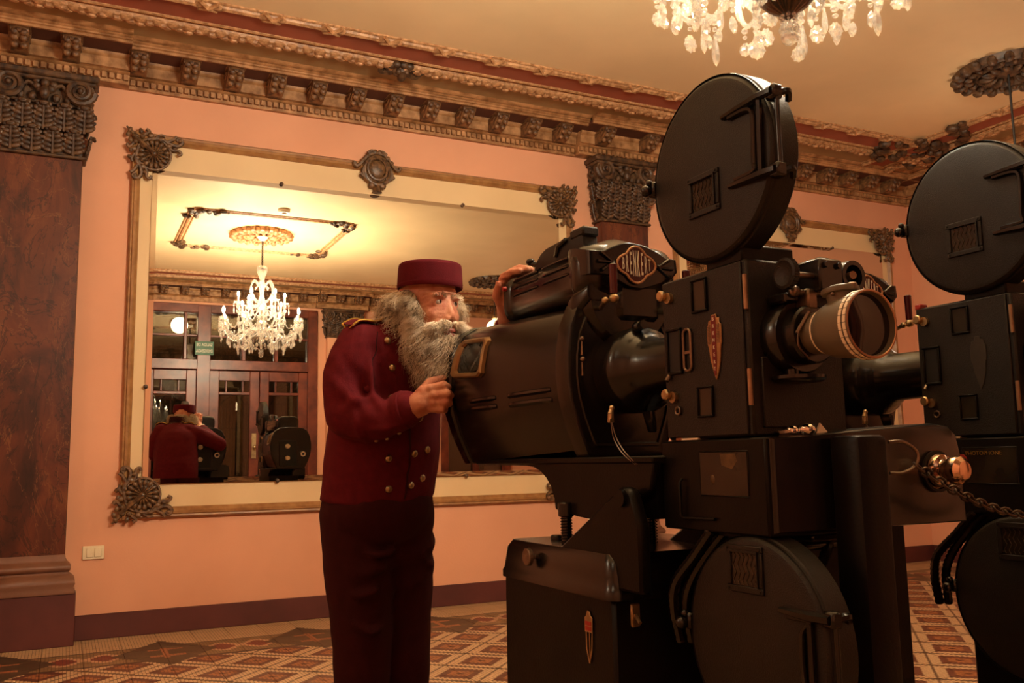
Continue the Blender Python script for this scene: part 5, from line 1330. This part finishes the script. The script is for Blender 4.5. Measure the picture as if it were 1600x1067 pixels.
# ---- round cap
cc = HC + Fh*.004 + Z_*.058
g = G(); g.lathe([(.0, .078), (.06, .081), (.094, .079), (.0985, .075), (.1005, .066), (.1035, .012), (.104, .002), (.101, -.002), (.097, .004), (.096, .05), (0, .055)], cc, (Fh*.03+Z_).normalized(), 64, sx=1.04, ref=Fh)
hat = g.build('round_cap', M_hat, man, sharp=50)
g = G(); g.tube([cc+Fh*.1035*1.04*math.cos(a)+Lh*.1035*math.sin(a)+Z_*.010 for a in [2*PI*k/48 for k in range(48)]], .0011, 5, closed=True); g.build('cap_seam', M_jack, hat)

# ---- trousers and shoes
def wrinkle(scale, amp): return lambda p: amp*noise.noise(V((p.x*scale, p.y*scale, p.z*scale*1.6)))
g = G(); rotb = Mx.Rotation(math.atan2(Fb.y, Fb.x), 4, 'Z')
g.ell((.940, 2.925, .86), (.172, .200, .15), rotb, u=24, v=16)
capsule(g, [(.868, 2.92, .84), (.877, 2.938, .70), (.888, 2.952, .55), (.896, 2.962, .43), (.902, 2.985, .25), (.905, 2.99, .07)], [.125, .118, .106, .098, .088, .086], n=24)
capsule(g, [(1.015, 2.93, .84), (1.035, 2.968, .70), (1.052, 3.0, .55), (1.062, 3.022, .41), (1.068, 3.04, .25), (1.07, 3.045, .07)], [.118, .108, .098, .09, .085, .084], n=24)
def tw(p):
    a = .0035*noise.noise(V((p.x*9, p.y*9, p.z*14)))
    for z0, k in ((.70, 1.0), (.655, -.8), (.60, .7), (.74, -.6)):
        d = (p.z-z0-.25*(p.x-.9)+.03*math.sin(p.y*18))/.018; a += .006*k*math.exp(-d*d)*max(0, min(1, (p.x-.78)*7))
    return a
for pts, r_ in (([(0.802, 2.91, 0.674), (0.861, 2.835, 0.656), (0.924, 2.818, 0.668)], [.010, .017, .012]), ([(0.788, 2.935, 0.632), (0.841, 2.848, 0.59), (0.903, 2.825, 0.60)], [.008, .015, .010]), ([(.83, 2.84, .735), (.90, 2.80, .715), (.955, 2.81, .725)], [.008, .013, .009]), ([(1.06, 2.86, .70), (1.11, 2.90, .66), (1.13, 2.94, .67)], [.010, .016, .010]), ([(.84, 2.86, .50), (.89, 2.845, .47), (.93, 2.86, .48)], [.008, .012, .008])): capsule(g, pts, r_, n=10)
tr_ = remesh(g, 'trousers', M_trou, man, .009, 4, tw)
g = G(); g.tube([(.79, 2.87, .88), (.81, 2.845, .82), (.83, 2.83, .77)], .003, 5); g.build('pocket_seam', M_jack, tr_)
for (x, y) in ((.905, 2.99), (1.07, 3.045)):
    g = G(); g.ell((x+.03, y-.06, .045), (.125, .05, .042), Mx.Rotation(math.atan2(Fb.y, Fb.x), 4, 'Z'), u=18, v=10); g.bb(x-.045, x+.05, y-.02, y+.05, .0, .03, .012); g.build('shoe', M_gloss, man, sharp=60)

# ---- jacket: trunk and sleeves in one surface
g = G()
secs = [((.930, 2.930, .872), .196, .164), ((.938, 2.926, .90), .202, .170), ((.945, 2.914, .97), .205, .172), ((.949, 2.895, 1.05), .205, .174), ((.946, 2.872, 1.14), .202, .168), ((.944, 2.850, 1.23), .202, .156), ((.943, 2.832, 1.31), .198, .14), ((.946, 2.815, 1.37), .178, .12), ((.952, 2.800, 1.415), .130, .095), ((.962, 2.785, 1.445), .086, .074), ((.97, 2.775, 1.46), .075, .068)]
rows = []
for c, a, b in secs:
    c = V(c); tilt = -.10 if c.z < 1.1 else .12
    rows.append([c+Lb*a*math.cos(t_)+Fb*b*math.sin(t_)+Z_*(tilt*b*math.sin(t_)) for t_ in [2*PI*k/40 for k in range(40)]])
loft(g, rows)
capsule(g, [(.828, 2.755, 1.365), (.80, 2.755, 1.30), (.786, 2.752, 1.22), (.790, 2.742, 1.155)], [.082, .084, .080, .078], n=20)
capsule(g, [(.790, 2.742, 1.155), (.835, 2.692, 1.138), (.885, 2.634, 1.146), (.918, 2.598, 1.158)], [.080, .078, .066, .058], n=20)
capsule(g, [(1.065, 2.85, 1.36), (1.15, 2.85, 1.33), (1.26, 2.80, 1.285), (1.36, 2.74, 1.245)], [.085, .08, .073, .07], n=20)
capsule(g, [(1.36, 2.74, 1.245), (1.32, 2.67, 1.285), (1.26, 2.56, 1.36), (1.225, 2.50, 1.405)], [.07, .066, .056, .05], n=20)
def jw(p):
    a = .004*noise.noise(V((p.x*10, p.y*10, p.z*8)))+.0018*noise.noise(p*26)
    for q, nrm, k, w, rr_ in (((.80, 2.70, 1.19), (.6, -.3, .8), 1, .02, .11), ((.82, 2.68, 1.22), (.75, -.4, .55), -1, .018, .10), ((.83, 2.70, 1.16), (.3, -.1, 1), -.8, .02, .11), ((.865, 2.66, 1.25), (1, -.3, .25), -1.2, .018, .14), ((.80, 2.68, 1.12), (.9, -.5, .3), .8, .012, .08), ((.88, 2.64, 1.18), (.8, -.6, .3), -.5, .012, .07)):
        d = p-V(q); e = d.dot(V(nrm).normalized())/w; a += .0135*k*math.exp(-e*e)*math.exp(-(d.length/rr_)**2)
    return a
for pts, r_ in (([(0.724, 2.738, 1.14), (0.768, 2.669, 1.172), (0.827, 2.641, 1.199)], [.012, .020, .016]), ([(0.827, 2.641, 1.199), (0.838, 2.614, 1.157), (0.826, 2.626, 1.127)], [.016, .016, .008]), ([(0.831, 2.694, 1.36), (0.838, 2.664, 1.278), (0.826, 2.652, 1.206)], [.012, .018, .014]),
                ([(.788, 2.656, 1.112), (.849, 2.601, 1.103), (.907, 2.567, 1.117)], [.010, .014, .008]), ([(.735, 2.70, 1.22), (.765, 2.676, 1.19), (.80, 2.664, 1.185)], [.010, .015, .010])): capsule(g, pts, r_, n=10)
jk = remesh(g, 'jacket', M_jack, man, .0085, 3, jw)
bv = BVHTree.FromPolygons([v.co.copy() for v in jk.data.vertices], [list(p.vertices) for p in jk.data.polygons])
def snap(p, lift=0.0):
    q, n, i, d = bv.find_nearest(V(p)); return q+n*lift, n
# stand collar, epaulette, front opening, cuff, buttons
g = G(); c0 = V((.967, 2.778, 1.448))
g.lathe([(.078, -.01), (.080, .02), (.078, .045), (.073, .046), (.072, 0)], c0, (Fb*.25+Z_).normalized(), 36, sx=1.05); g.build('stand_collar', M_trou, jk, sharp=50)
g = G(); g.tube([snap(p, -.001)[0] for p in spline([(.86, 2.70, 1.40), (0.853, 2.672, 1.335), (0.856, 2.660, 1.275), (0.85, 2.652, 1.225)], 6)], .0028, 6); g.build('sleeve_seam', M_trou, jk)
def strap(pts, w0, w1, name):
    top = []; edge = []
    P = spline(pts, 5)
    for i, p in enumerate(P):
        q, n = snap(p, .006); t_ = (P[min(i+1, len(P)-1)]-P[max(i-1, 0)]).normalized(); s_ = n.cross(t_).normalized(); w = w0+(w1-w0)*i/(len(P)-1)
        top.append([q-s_*w-n*.006, q-s_*w, q, q+s_*w, q+s_*w-n*.006]); edge.append((q-s_*w, q+s_*w))
    g = G(); loft(g, top, caps=False, closed=False); o = g.build(name, M_jack, jk, sharp=60)
    g = G(); g.tube([e[0] for e in edge] + [P[-1]+(P[-1]-P[-2]).normalized()*.012+Z_*.004] + [e[1] for e in edge[::-1]], .0036, 6); g.build('gold_piping', M_gold, o)
strap([(.925, 2.755, 1.46), (.875, 2.75, 1.445), (.82, 2.742, 1.43), (.79, 2.738, 1.415)], .030, .036, 'epaulette')
strap([(1.0, 2.81, 1.45), (1.05, 2.835, 1.435), (1.09, 2.85, 1.42), (1.11, 2.86, 1.40)], .030, .036, 'epaulette')
g = G(); g.tube([snap(p, .0005)[0] for p in spline([(1.0, 2.60, 1.20), (1.005, 2.615, 1.12), (1.0, 2.63, 1.05), (1.0, 2.64, .98), (.998, 2.655, .90), (.996, 2.67, .86)], 6)], .0035, 6); g.build('front_opening', M_trou, jk)
bp = [(.891, 2.654, 1.382), (.903, 2.661, 1.292), (.895, 2.667, 1.207), (.906, 2.701, 1.009), (.913, 2.734, .916), (1.020, 2.616, 1.102), (1.028, 2.637, 1.003), (1.026, 2.663, .911), (1.09, 2.671, 1.026), (1.075, 2.694, .933), (1.06, 2.66, 1.29), (1.05, 2.66, 1.38)]
bt = G(); bt.lathe([(.0, .0085), (.005, .0078), (.0095, .005), (.012, .001), (.0105, -.002), (0, -.002)], (0, 0, 0), (0, 0, 1), 16); bt_me = bt.mesh('button', sharp=60); bt_me.materials.append(M_brass)
def button(p, s=1.0):
    q, n = snap(p, .001); put('button', bt_me, jk, Mx.Translation(q) @ n.to_track_quat('Z', 'Y').to_matrix().to_4x4() @ Mx.Scale(s, 4))
for p in bp: button(p)
for p in ((.849, 2.665, 1.06), (.877, 2.640, 1.063), (.907, 2.613, 1.072)): button(p, .55)
g = G(); d = V((.033, -.036, .012)).normalized(); c0 = V((.921, 2.595, 1.159)); g.lathe([(.047, -.012), (.050, .014), (.047, .024), (.042, .022), (.040, -.012)], c0, d, 28); g.build('shirt_cuff', M_cuff, jk, sharp=50)
g = G(); g.lathe([(.057, -.02), (.060, .004), (.056, .008), (.050, .004)], V((.917, 2.599, 1.157)), d, 28); g.build('sleeve_hem', M_jack, jk, sharp=50)
g = G(); d = V((-.035, -.06, .045)).normalized(); g.lathe([(.046, -.03), (.048, .014), (.042, .012), (.040, -.03)], (1.222, 2.495, 1.408), d, 28); g.build('shirt_cuff', M_cuff, jk, sharp=50)
